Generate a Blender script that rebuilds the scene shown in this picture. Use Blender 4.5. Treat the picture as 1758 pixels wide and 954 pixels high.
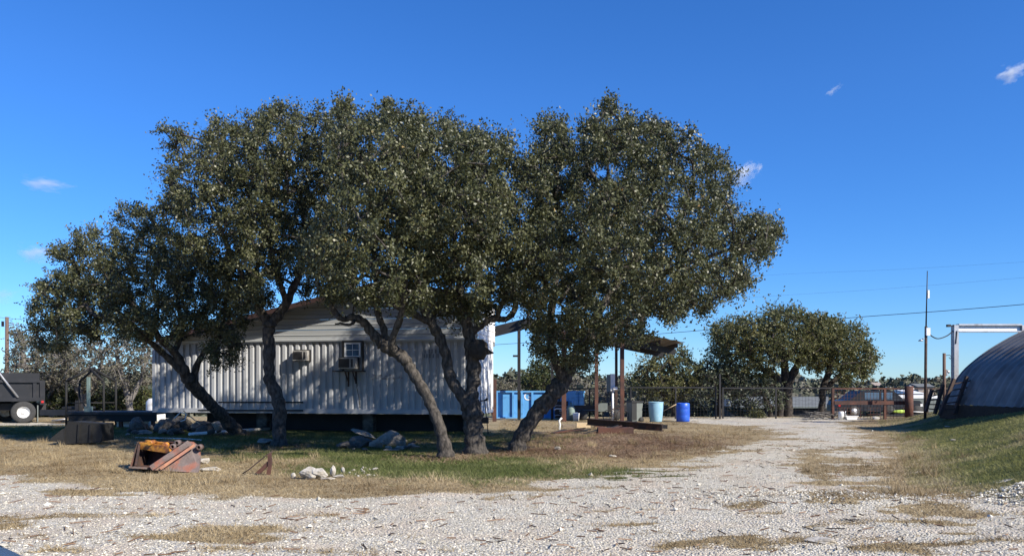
import bpy, math, random
import numpy as np
from mathutils import Vector, Matrix
for o in list(bpy.data.objects): bpy.data.objects.remove(o)
S = bpy.context.scene
COL = S.collection
R = math.radians
# ------------------------------------------------------------------ camera, world, sun
FP = 1380.0; HZ = 663.0; CX = 879.0; EYE = 1.6
cd = bpy.data.cameras.new('camera'); cam = bpy.data.objects.new('camera', cd); COL.objects.link(cam)
cd.sensor_width = 36; cd.lens = 36*FP/1758; cd.shift_y = (HZ-477)/1758
cd.clip_start = 0.1; cd.clip_end = 9000
cam.location = (0, 0, EYE); cam.rotation_euler = (R(90), 0, 0)
S.camera = cam
SUN_EL = 33; SUN_AZ = 127          # azimuth clockwise from +Y
W = bpy.data.worlds.new('World'); S.world = W; W.use_nodes = True
nt = W.node_tree; nt.nodes.clear()
sky = nt.nodes.new('ShaderNodeTexSky'); sky.sky_type = 'NISHITA'; sky.sun_disc = False
sky.sun_elevation = R(SUN_EL); sky.sun_rotation = R(SUN_AZ)
sky.altitude = 300; sky.air_density = 1.0; sky.dust_density = 0.0; sky.ozone_density = 4.0
hs = nt.nodes.new('ShaderNodeHueSaturation'); hs.inputs['Saturation'].default_value = 1.12
bg = nt.nodes.new('ShaderNodeBackground'); bg.inputs['Strength'].default_value = 0.086
wo = nt.nodes.new('ShaderNodeOutputWorld')
tint = nt.nodes.new('ShaderNodeVectorMath'); tint.operation = 'MULTIPLY'
tcw = nt.nodes.new('ShaderNodeTexCoord'); sx_ = nt.nodes.new('ShaderNodeSeparateXYZ'); nt.links.new(tcw.outputs['Generated'], sx_.inputs[0])
tr_ = nt.nodes.new('ShaderNodeValToRGB'); tr_.color_ramp.elements[0].position = 0.0; tr_.color_ramp.elements[0].color = (.60, .84, 1.22, 1)
tr_.color_ramp.elements[1].position = .34; tr_.color_ramp.elements[1].color = (.82, .98, 1.36, 1)
nt.links.new(sx_.outputs[2], tr_.inputs[0]); nt.links.new(tr_.outputs[0], tint.inputs[1])
nt.links.new(sky.outputs[0], tint.inputs[0]); nt.links.new(tint.outputs[0], hs.inputs['Color']); nt.links.new(hs.outputs[0], bg.inputs[0]); nt.links.new(bg.outputs[0], wo.inputs[0])
sd = bpy.data.lights.new('sun', 'SUN'); sun = bpy.data.objects.new('sun', sd); COL.objects.link(sun)
sd.energy = 5.0; sd.angle = R(0.53); sd.color = (1.0, 0.925, 0.80)
sv = Vector((math.sin(R(SUN_AZ))*math.cos(R(SUN_EL)), math.cos(R(SUN_AZ))*math.cos(R(SUN_EL)), math.sin(R(SUN_EL))))
sun.rotation_euler = sv.to_track_quat('Z', 'Y').to_euler(); sun.location = sv*50
S.view_settings.view_transform = 'Standard'; S.view_settings.look = 'None'
S.view_settings.exposure = 0.68; S.view_settings.gamma = 1.0
S.render.resolution_x = 1024; S.render.resolution_y = 555
S.render.engine = 'CYCLES'
S.cycles.volume_bounces = 6; S.cycles.max_bounces = 8; S.cycles.transparent_max_bounces = 8

rng = np.random.default_rng(7); random.seed(7)
def P(px, py, Y): return Vector(((px-CX)/FP*Y, Y, EYE-(py-HZ)/FP*Y))
def PX(px, Y): return (px-CX)/FP*Y
def GY(py): return EYE*FP/(py-HZ)
# ------------------------------------------------------------------ numpy noise
_tab = np.random.default_rng(3).random((256, 256))
def vnoise(x, y):
    xi = np.floor(x).astype(int); yi = np.floor(y).astype(int)
    fx = x-xi; fy = y-yi; fx = fx*fx*(3-2*fx); fy = fy*fy*(3-2*fy)
    g = lambda a, b: _tab[a & 255, b & 255]
    return (g(xi, yi)*(1-fx)+g(xi+1, yi)*fx)*(1-fy)+(g(xi, yi+1)*(1-fx)+g(xi+1, yi+1)*fx)*fy
def fbm(x, y, o=4):
    s = 0; a = 1; t = 0
    for i in range(o):
        s = s+a*vnoise(x*2**i+17*i, y*2**i+31*i); t += a; a *= .5
    return s/t
def sstep(a, b, v):
    t = np.clip((v-a)/(b-a), 0, 1); return t*t*(3-2*t)
# ------------------------------------------------------------------ terrain
_fy = [0, 10, 13, 16, 23, 30, 37, 45]; _fx = [7.4, 6.3, 6.2, 7.6, 10.8, 13.6, 16.6, 20]
def terrain(x, y):
    x = np.asarray(x, float); y = np.asarray(y, float)
    foot = np.interp(y, _fy, _fx)
    bank = sstep(0, 5.2, x-foot)*1.0*(1-sstep(34, 41, y))
    bank = bank + sstep(0, 1.6, x-foot)*sstep(2.6, .8, x-foot)*.0
    z = bank
    fall = -4.6*sstep(41, 90, y)+ -2*sstep(90, 150, y)
    rise = 6.8*sstep(150, 420, y)+4*sstep(420, 900, y)
    hills = (fbm(x*.012+3, y*.012)-.5)*9*sstep(110, 300, y)
    side = 1.5*sstep(5, 25, -x-8)*sstep(60, 120, y)
    z = z+fall+rise+hills+side
    near = 1-sstep(45, 60, y)
    z = z+((fbm(x*.35, y*.35, 3)-.5)*.09+(fbm(x*1.7+9, y*1.7, 2)-.5)*.035)*near
    # spoil heap of white rock at the right
    z = z+.16*np.exp(-(((x-7.6)/1.1)**2+((y-10.8)/.8)**2))
    z = z+.10*np.exp(-(((x-4.2)/1.6)**2+((y-11.2)/.8)**2))
    return z
def tz(x, y): return float(terrain(x, y))
def onground(px, py):
    Y = GY(py)
    for _ in range(20):
        x = PX(px, Y); z = tz(x, Y); Y = (EYE-z)*FP/(py-HZ)
    return Vector((PX(px, Y), Y, tz(PX(px, Y), Y)))
def gp(px, Y):
    x = PX(px, Y); return Vector((x, Y, tz(x, Y)))
# ------------------------------------------------------------------ materials
MATS = {}
def M(name, col, rough=.7, metal=0, var=.12, scale=3, col2=None, mix=.5, mscale=2.0, bump=0, bscale=30, spec=.5, stretch=None, sharp=.08):
    if name in MATS: return MATS[name]
    m = bpy.data.materials.new(name); m.use_nodes = True; n = m.node_tree; b = n.nodes['Principled BSDF']
    tc = n.nodes.new('ShaderNodeTexCoord'); vec = tc.outputs['Object']
    if stretch:
        mp = n.nodes.new('ShaderNodeMapping'); mp.inputs['Scale'].default_value = stretch; n.links.new(vec, mp.inputs[0]); vec = mp.outputs[0]
    def noise(sc, det=5):
        t = n.nodes.new('ShaderNodeTexNoise'); t.inputs['Scale'].default_value = sc; t.inputs['Detail'].default_value = det
        n.links.new(vec, t.inputs['Vector']); return t
    nz = noise(scale)
    mr = n.nodes.new('ShaderNodeMapRange'); mr.inputs[1].default_value = .3; mr.inputs[2].default_value = .7
    mr.inputs[3].default_value = 1-var; mr.inputs[4].default_value = 1+var
    n.links.new(nz.outputs[0], mr.inputs[0])
    vm = n.nodes.new('ShaderNodeVectorMath'); vm.operation = 'SCALE'
    if col2:
        n2 = noise(mscale, 8); r2 = n.nodes.new('ShaderNodeMapRange'); r2.inputs[1].default_value = mix-sharp; r2.inputs[2].default_value = mix+sharp
        n.links.new(n2.outputs[0], r2.inputs[0])
        mx = n.nodes.new('ShaderNodeMix'); mx.data_type = 'RGBA'; mx.inputs[6].default_value = (*col, 1); mx.inputs[7].default_value = (*col2, 1)
        n.links.new(r2.outputs[0], mx.inputs[0]); n.links.new(mx.outputs[2], vm.inputs[0])
    else: vm.inputs[0].default_value = col
    n.links.new(mr.outputs[0], vm.inputs['Scale']); n.links.new(vm.outputs[0], b.inputs['Base Color'])
    b.inputs['Roughness'].default_value = rough; b.inputs['Metallic'].default_value = metal
    b.inputs['Specular IOR Level'].default_value = spec
    if bump:
        nb = noise(bscale, 6); bp = n.nodes.new('ShaderNodeBump'); bp.inputs['Strength'].default_value = bump; bp.inputs['Distance'].default_value = .03
        n.links.new(nb.outputs[0], bp.inputs['Height']); n.links.new(bp.outputs[0], b.inputs['Normal'])
    MATS[name] = m; return m
def MR(name, cols, rough=.6, spec=.4, trans=0.0, attr='rnd'):
    """material whose colour comes from a per-piece random value run through a ramp of set colours"""
    m = bpy.data.materials.new(name); m.use_nodes = True; n = m.node_tree; b = n.nodes['Principled BSDF']
    a = n.nodes.new('ShaderNodeAttribute'); a.attribute_name = attr
    cr = n.nodes.new('ShaderNodeValToRGB'); e = cr.color_ramp
    for i, (p, c) in enumerate(cols):
        el = e.elements[i] if i < 2 else e.elements.new(p)
        el.position = p; el.color = (*c, 1)
    n.links.new(a.outputs['Fac'], cr.inputs[0]); n.links.new(cr.outputs[0], b.inputs['Base Color'])
    b.inputs['Roughness'].default_value = rough; b.inputs['Specular IOR Level'].default_value = spec
    if trans:
        t = n.nodes.new('ShaderNodeBsdfTranslucent'); n.links.new(cr.outputs[0], t.inputs[0])
        mx = n.nodes.new('ShaderNodeMixShader'); mx.inputs[0].default_value = trans
        out = n.nodes['Material Output']; n.links.new(b.outputs[0], mx.inputs[1]); n.links.new(t.outputs[0], mx.inputs[2]); n.links.new(mx.outputs[0], out.inputs[0])
    MATS[name] = m; return m
M('rust', (.11, .045, .03), .85, 0, .3, 6, (.06, .03, .024), .5, 3, bump=.3)
M('rust_dark', (.045, .028, .022), .8, 0, .3, 6, (.09, .04, .025), .6, 4, bump=.3)
M('rust_bucket', (.13, .10, .092), .7, .1, .25, 6, (.22, .08, .05), .56, 5, bump=.3)
M('rust_edge', (.36, .17, .10), .7, .1, .2, 8, (.25, .12, .09), .6, 7, bump=.2)
M('orange_paint', (.62, .27, .03), .6, 0, .25, 8, (.25, .09, .03), .5, 9, bump=.2)
M('black_metal', (.016, .016, .018), .55, .1, .2, 5, (.03, .024, .021), .62, 5)
M('black_paint', (.009, .010, .014), .4, 0, .2, 3, (.02, .02, .024), .6, 2)
M('rubber', (.035, .035, .035), .85, 0, .2, 12, bump=.3)
M('white_rim', (.7, .7, .68), .5, 0, .1, 5, (.4, .37, .33), .65, 6)
M('white_paint', (.72, .73, .74), .55, 0, .06, 4, (.45, .40, .35), .7, 3)
M('white_plastic', (.75, .75, .73), .5, 0, .06, 6, (.55, .52, .46), .6, 5)
M('container_shaded_white', (.40, .41, .425), .5, 0, .06, 1.2, (.34, .345, .36), .58, 1.3, bump=.05, bscale=8, stretch=(1, 1, .35), sharp=.15)  # container white darkened so the camera side reads as shaded
M('container_sunlit_white', (.78, .78, .77), .55, 0, .05, 1.2, (.6, .57, .53), .63, 2.2)  # brighter copy of the container white for the sun-facing end
M('siding', (.42, .435, .44), .42, .25, .05, 1.5, (.38, .4, .41), .6, 1.0, bump=.04, bscale=4, stretch=(.2, 1, 3), sharp=.15)
M('fascia', (.045, .022, .018), .7, 0, .2, 3)
M('soffit', (.05, .045, .04), .8, 0, .2, 3)
M('wood_old', (.27, .21, .15), .85, 0, .25, 5, (.16, .13, .1), .5, 4, stretch=(1, 1, 6), bump=.3)
M('wood_pale', (.55, .42, .26), .8, 0, .15, 6, stretch=(1, 6, 6))
M('pole_wood', (.13, .085, .065), .9, 0, .25, 6, stretch=(4, 4, .5), bump=.3)
M('concrete', (.42, .40, .36), .9, 0, .15, 5, (.3, .28, .25), .55, 5, bump=.3)
M('ac_beige', (.33, .32, .30), .5, 0, .08, 6, (.22, .2, .18), .6, 5)
M('steel', (.42, .43, .45), .45, .6, .1, 5, (.3, .28, .27), .62, 4)
M('galv', (.17, .165, .155), .55, .15, .12, 2, (.11, .10, .09), .55, 1.5, bump=.05)
M('blue_dumpster', (.10, .32, .62), .5, 0, .08, 2, (.06, .2, .42), .66, 2.5, bump=.05)
M('blue_barrel', (.02, .09, .5), .4, 0, .08, 3, (.03, .12, .5), .6, 4)
M('pale_barrel', (.24, .43, .56), .5, 0, .08, 3, (.32, .48, .56), .62, 5)
M('green_metal', (.16, .22, .2), .6, .1, .15, 5, (.12, .1, .08), .65, 6)
M('bin_plastic', (.012, .013, .014), .5, 0, .1, 5)
M('bin_grey', (.14, .16, .15), .6, 0, .1, 5)
M('roof_tin', (.24, .21, .18), .6, .2, .15, 2, (.24, .16, .11), .6, 2)
M('shingle', (.13, .14, .14), .9, 0, .2, 2)
M('dark_wall', (.02, .02, .02), .9, 0, .2, 2)
M('pale_wall', (.6, .58, .55), .8, 0, .08, 1)
M('tan_wall', (.33, .27, .22), .8, 0, .1, 1)
M('rock', (.31, .28, .24), .95, 0, .28, 5, (.12, .105, .09), .56, 4, bump=.6, bscale=14, sharp=.12)
M('rock_dark', (.15, .135, .12), .95, 0, .3, 5, (.06, .055, .05), .5, 4, bump=.6, bscale=14)
M('rock_white', (.46, .43, .38), .95, 0, .15, 6, (.28, .25, .2), .52, 6, bump=.7, bscale=16)
M('bark', (.085, .073, .062), .95, 0, .3, 14, (.025, .022, .019), .5, 16, bump=1.0, bscale=22, stretch=(1, 1, .45), sharp=.12)
M('bark_dark', (.06, .05, .042), .95, 0, .25, 10, (.025, .02, .018), .5, 12, bump=.6, stretch=(1, 1, .5))
M('bark_grey', (.17, .155, .14), .95, 0, .25, 10, (.13, .12, .11), .5, 12, bump=.6, stretch=(1, 1, .5))
M('shaded_black', (.009, .009, .009), .8, 0, .2, 8, bump=.3)  # deepened black; on the loader bucket it stands for shade
M('burl_shade_dark', (.03, .026, .022), .95, 0, .3, 10, bump=.8)  # dark of the burl; on the hut foundation it stands for shade
M('car_blue', (.09, .14, .21), .25, .4, .03, 3)
M('orange_litter', (.35, .12, .05), .9, 0, .3, 20)
M('yellow_green', (.55, .75, .12), .5, 0, .1, 5)
M('red_lens', (.4, .02, .02), .3)
M('grille_dark', (.03, .03, .033), .6, 0, .1, 6)
M('stain', (.22, .17, .15), .7, 0, .2, 8, (.35, .36, .38), .5, 9)
M('stencil', (.16, .165, .18), .7, 0, .2, 12)
def glassmat():
    m = bpy.data.materials.new('window_glass'); m.use_nodes = True; b = m.node_tree.nodes['Principled BSDF']
    b.inputs['Base Color'].default_value = (.10, .17, .27, 1); b.inputs['Roughness'].default_value = .08; b.inputs['Specular IOR Level'].default_value = .8
    b.inputs['Metallic'].default_value = .35
    MATS['glass'] = m
glassmat()
MR('leaf_oak', [(0, (.034, .040, .017)), (.45, (.074, .081, .033)), (.8, (.128, .131, .056)), (.97, (.175, .172, .09)), (.98, (.30, .19, .05)), (1, (.24, .13, .04))], rough=.47, spec=.55, trans=.2)
MR('leaf_far', [(0, (.058, .068, .024)), (.5, (.115, .122, .045)), (.9, (.19, .17, .062)), (1, (.24, .17, .06))], rough=.5, spec=.4, trans=.3)
MR('leaf_blue', [(0, (.04, .055, .03)), (.6, (.075, .09, .05)), (1, (.13, .13, .08))], rough=.5, spec=.4, trans=.12)
MR('leaf_grey', [(0, (.06, .065, .035)), (.5, (.11, .105, .07)), (1, (.20, .18, .145))], rough=.7, spec=.3, trans=.1)
MR('leaf_cedar', [(0, (.03, .042, .015)), (.6, (.055, .07, .022)), (1, (.11, .10, .03))], rough=.6, spec=.3, trans=.1)
MR('grass_dry', [(0, (.13, .09, .05)), (.4, (.26, .195, .11)), (.75, (.40, .315, .185)), (1, (.56, .46, .30))], rough=.8, spec=.2, trans=.2)
MR('grass_green', [(0, (.05, .068, .02)), (.5, (.10, .125, .035)), (.85, (.21, .21, .085)), (1, (.42, .36, .2))], rough=.7, spec=.25, trans=.25)
MR('grass_sun_tinted', [(0, (.13, .14, .045)), (.5, (.23, .235, .08)), (.85, (.36, .33, .15)), (1, (.5, .44, .27))], rough=.8, spec=.2, trans=.3)  # brighter copy of the green grass, sunlight put into its colour
MR('grass_olive', [(0, (.13, .115, .055)), (.4, (.24, .215, .10)), (.75, (.36, .315, .165)), (1, (.5, .44, .28))], rough=.8, spec=.2, trans=.2)
MR('litter', [(0, (.09, .05, .03)), (.5, (.2, .13, .085)), (1, (.36, .27, .19))], rough=.8, spec=.2, trans=.1)
MR('stones', [(0, (.20, .18, .14)), (.3, (.46, .425, .345)), (.7, (.62, .58, .485)), (1, (.74, .70, .61))], rough=.9, spec=.2)
MR('wood_hazed', [(0, (.06, .07, .05)), (.6, (.10, .105, .075)), (1, (.17, .155, .125))], rough=.9, spec=.1)  # lightened and greyed: distance haze is put into the leaf colour
# ------------------------------------------------------------------ helpers
def tag(o, label=None, cat=None, group=None, kind=None):
    if label: o['label'] = label
    if cat: o['category'] = cat
    if group: o['group'] = group
    if kind: o['kind'] = kind
    return o
def thing(name, label, cat, loc=(0, 0, 0), rz=0, group=None):
    o = bpy.data.objects.new(name, None); COL.objects.link(o); o.location = loc; o.rotation_euler = (0, 0, rz)
    o.empty_display_size = .2
    return tag(o, label, cat, group)
class MB:
    def __init__(s): s.v = []; s.f = []; s.sm = []
    def add(s, vs, fs, smooth=False):
        k = len(s.v); s.v += [tuple(p) for p in vs]; s.f += [tuple(i+k for i in f) for f in fs]; s.sm += [smooth]*len(fs); return s
    def box(s, c, d, rot=None):
        c = Vector(c); h = [q/2 for q in d]; mt = rot if rot is not None else Matrix.Identity(3)
        vs = [c+mt@Vector((sx*h[0], sy*h[1], sz*h[2])) for sx in (-1, 1) for sy in (-1, 1) for sz in (-1, 1)]
        return s.add(vs, [(0, 1, 3, 2), (4, 6, 7, 5), (0, 4, 5, 1), (2, 3, 7, 6), (0, 2, 6, 4), (1, 5, 7, 3)])
    def b2(s, a, b): return s.box([(p+q)/2 for p, q in zip(a, b)], [abs(q-p) for p, q in zip(a, b)])
    def beam(s, p, q, w, h, up=(0, 0, 1)):
        p = Vector(p); q = Vector(q); d = (q-p); L = d.length; d.normalize(); up = Vector(up)
        if abs(d.dot(up)) > .95: up = Vector((0, 1, 0))
        sd_ = d.cross(up).normalized(); u2 = sd_.cross(d)
        mt = Matrix((d, sd_, u2)).transposed(); return s.box((p+q)/2, (L, w, h), mt)
    def tube(s, pts, r, n=8, cap=True, smooth=True):
        pts = [Vector(p) for p in pts]; rs = r if isinstance(r, (list, tuple)) else [r]*len(pts)
        vs = []; fs = []; ref = None
        for i, p in enumerate(pts):
            d = (pts[min(i+1, len(pts)-1)]-pts[max(i-1, 0)]).normalized()
            if ref is None:
                ref = d.cross(Vector((0, 0, 1)) if abs(d.z) < .9 else Vector((1, 0, 0))).normalized()
            a = (ref-d*ref.dot(d)).normalized(); ref = a; b = d.cross(a)
            for k in range(n):
                t = 2*math.pi*k/n; vs.append(p+(a*math.cos(t)+b*math.sin(t))*rs[i])
        for i in range(len(pts)-1):
            for k in range(n):
                k2 = (k+1) % n; fs.append((i*n+k, i*n+k2, (i+1)*n+k2, (i+1)*n+k))
        s.add(vs, fs, smooth)
        if cap: s.add([], []); k = len(s.v)-len(vs); s.f += [tuple(k+j for j in reversed(range(n))), tuple(k+(len(pts)-1)*n+j for j in range(n))]; s.sm += [False]*2
        return s
    def lathe(s, c, prof, n=20, axis='z', smooth=True):
        c = Vector(c); vs = []; fs = []
        for (r, h) in prof:
            for k in range(n):
                t = 2*math.pi*k/n; a, b = r*math.cos(t), r*math.sin(t)
                vs.append(c+(Vector((a, b, h)) if axis == 'z' else Vector((a, h, b)) if axis == 'y' else Vector((h, a, b))))
        for i in range(len(prof)-1):
            for k in range(n):
                k2 = (k+1) % n; fs.append((i*n+k, i*n+k2, (i+1)*n+k2, (i+1)*n+k))
        s.add(vs, fs, smooth); return s
    def prism(s, poly, d):
        d = Vector(d); n = len(poly); a = [Vector(p) for p in poly]; b = [p+d for p in a]
        return s.add(a+b, [tuple(range(n))[::-1], tuple(range(n, 2*n))]+[(i, (i+1) % n, n+(i+1) % n, n+i) for i in range(n)])
    def build(s, name, mat, parent=None, off=(0, 0, 0)):
        me = bpy.data.meshes.new(name); off = Vector(off)
        me.from_pydata([Vector(p)-off for p in s.v], [], s.f); me.polygons.foreach_set('use_smooth', s.sm)
        me.materials.append(MATS[mat]); me.update()
        o = bpy.data.objects.new(name, me); COL.objects.link(o)
        if parent: o.parent = parent
        else: o.location = off
        return o
def npmesh(name, v, nper, mat, rnd=None, parent=None, smooth=False, loc=None):
    """v: (N,nper,3) separate polygons"""
    N = len(v); v = np.asarray(v, np.float32)
    if loc is not None: v = v-np.asarray(loc, np.float32)
    me = bpy.data.meshes.new(name); me.vertices.add(N*nper); me.vertices.foreach_set('co', v.reshape(-1))
    me.loops.add(N*nper); me.loops.foreach_set('vertex_index', np.arange(N*nper, dtype=np.int32))
    me.polygons.add(N); me.polygons.foreach_set('loop_start', np.arange(0, N*nper, nper, dtype=np.int32))
    me.update(calc_edges=True)
    if rnd is not None:
        a = me.attributes.new('rnd', 'FLOAT', 'FACE'); a.data.foreach_set('value', np.asarray(rnd, np.float32))
    me.materials.append(MATS[mat]); o = bpy.data.objects.new(name, me); COL.objects.link(o)
    if parent is not None: o.parent = parent
    elif loc is not None: o.location = loc
    return o
# ------------------------------------------------------------------ ground
def poly_sdf(x, y, poly):
    x = x.ravel(); y = y.ravel(); d = np.full(x.shape, 1e9); ins = np.zeros(x.shape, bool)
    n = len(poly)
    for i in range(n):
        ax, ay = poly[i]; bx, by = poly[(i+1) % n]
        dx, dy = bx-ax, by-ay; L = dx*dx+dy*dy+1e-12
        t = np.clip(((x-ax)*dx+(y-ay)*dy)/L, 0, 1)
        d = np.minimum(d, (x-ax-t*dx)**2+(y-ay-t*dy)**2)
        c = ((ay > y) != (by > y)) & (x < (bx-ax)*(y-ay)/(by-ay+1e-12)+ax); ins ^= c
    return np.where(ins, 1, -1)*np.sqrt(d)
Gpx = [(-1500, 823), (0, 821), (150, 827), (300, 846), (420, 853), (560, 850), (700, 845), (800, 841), (880, 838), (900, 827), (1000, 821), (1100, 807), (1170, 796), (1230, 779), (1290, 757), (1320, 742), (1290, 731), (1180, 726), (1150, 721), (1150, 715.5), (1500, 716), (1450, 727), (1500, 745), (1525, 775), (1500, 800), (1520, 835), (1540, 862), (1620, 880), (1640, 862), (1700, 852), (1780, 850), (1900, 900), (2600, 1200), (1800, 2000), (-1500, 2000)]
Gpoly = [(PX(a, GY(b)), GY(b)) for a, b in Gpx]
G2 = [(PX(a, GY(b)), GY(b)) for a, b in [(-1500, 731), (60, 730), (140, 729), (140, 725), (-1500, 725)]]
def gauss(gx, gy, a, b, sa, sb): return np.exp(-((gx-a)/sa)**2-((gy-b)/sb)**2)
def masks(x, y):
    shp = x.shape; y_ = np.maximum(y, 1.0)
    gx = CX+FP*x/y_; gy = HZ+EYE*FP/y_
    s = np.maximum(poly_sdf(x, y, Gpoly), poly_sdf(x, y, G2)).reshape(shp)
    s = np.clip(s, -4, 1.25)
    s = s+(fbm(x*.9, y*.9, 4)-.5)*1.5+(fbm(x*3.1+40, y*3.1, 3)-.5)*.9
    s = s-2.2*gauss(gx, gy, 380, 922, 110, 20)-1.6*gauss(gx, gy, 5, 905, 70, 12)-1.2*gauss(gx, gy, 120, 945, 60, 6)
    s = s-.9*gauss(gx, gy, 1480, 930, 260, 26)-.8*gauss(gx, gy, 1420, 860, 110, 10)-.8*gauss(gx, gy, 1400, 800, 60, 30)-1.0*gauss(gx, gy, 700, 838, 200, 7)
    s = s-.62*gauss(gx, gy, 1385+(gy-760)*.3, 800, 34, 75)-.8*(fbm(x*1.1+7, y*2.6+3, 3) > .6)*gauss(gx, gy, 1350, 900, 420, 90)-.8*(fbm(x*.8+27, y*2.6+13, 3) > .62)
    s = s-.75*gauss(gx, gy, 1180, 935, 160, 14)-1.0*gauss(gx, gy, 200, 873, 170, 5)
    bank = x-np.interp(y, _fy, _fx)
    g = 1.05*gauss(gx, gy, 740, 800, 240, 30)+.5*gauss(gx, gy, 520, 772, 260, 16)+.9*gauss(gx, gy, 560, 745, 420, 18)+.9*gauss(gx, gy, 120, 740, 300, 9)+.55*gauss(gx, gy, 1100, 812, 220, 16)
    g = g+(.58+.6*gauss(gx, gy, 1730, 745, 90, 30)+.35*gauss(gx, gy, 1680, 830, 150, 26)+.25*gauss(gx, gy, 1600, 760, 100, 40))*sstep(.0, 1.5, bank)
    g = g+(fbm(x*.8+60, y*.8+5, 4)-.5)*1.1*np.minimum(1, g*2+.15)
    g = g-.5*gauss(gx, gy, 1560, 722, 90, 10)
    lit = 1.0*gauss(gx, gy, 1030, 762, 200, 22)+.5*gauss(gx, gy, 1560, 722, 90, 12)
    return s, np.clip(g, 0, 1), np.clip(lit+(fbm(x*1.3, y*1.3+80, 3)-.5)*.5*(lit > .1), 0, 1)
xs = np.concatenate([-np.geomspace(900, 34, 26), np.arange(-32, 26.01, .16), np.geomspace(28, 900, 26)])
ys = np.concatenate([[-60, -30, -12, -4, 0, 2], np.arange(3.5, 43, .14), np.geomspace(43.4, 1500, 70)])
gxx, gyy = np.meshgrid(xs, ys)
gzz = terrain(gxx, gyy)
ms, mg, ml = masks(gxx, gyy)
gm = bpy.data.meshes.new('ground'); nv = gxx.size; nx = len(xs); ny = len(ys)
gm.vertices.add(nv); gm.vertices.foreach_set('co', np.stack([gxx, gyy, gzz], -1).astype(np.float32).reshape(-1))
i0 = (np.arange(ny-1)[:, None]*nx+np.arange(nx-1)[None]).reshape(-1)
q = np.stack([i0, i0+1, i0+nx+1, i0+nx], -1).astype(np.int32)
gm.loops.add(q.size); gm.loops.foreach_set('vertex_index', q.reshape(-1)); gm.polygons.add(len(q))
gm.polygons.foreach_set('loop_start', np.arange(0, q.size, 4, dtype=np.int32)); gm.update(calc_edges=True)
gm.polygons.foreach_set('use_smooth', np.ones(len(q), bool))
for nm, ar in (('gravel', ms), ('green', mg), ('litter', ml)):
    a = gm.attributes.new(nm, 'FLOAT', 'POINT'); a.data.foreach_set('value', ar.astype(np.float32).reshape(-1))
ground = bpy.data.objects.new('ground', gm); COL.objects.link(ground); ground['kind'] = 'structure'
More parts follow.
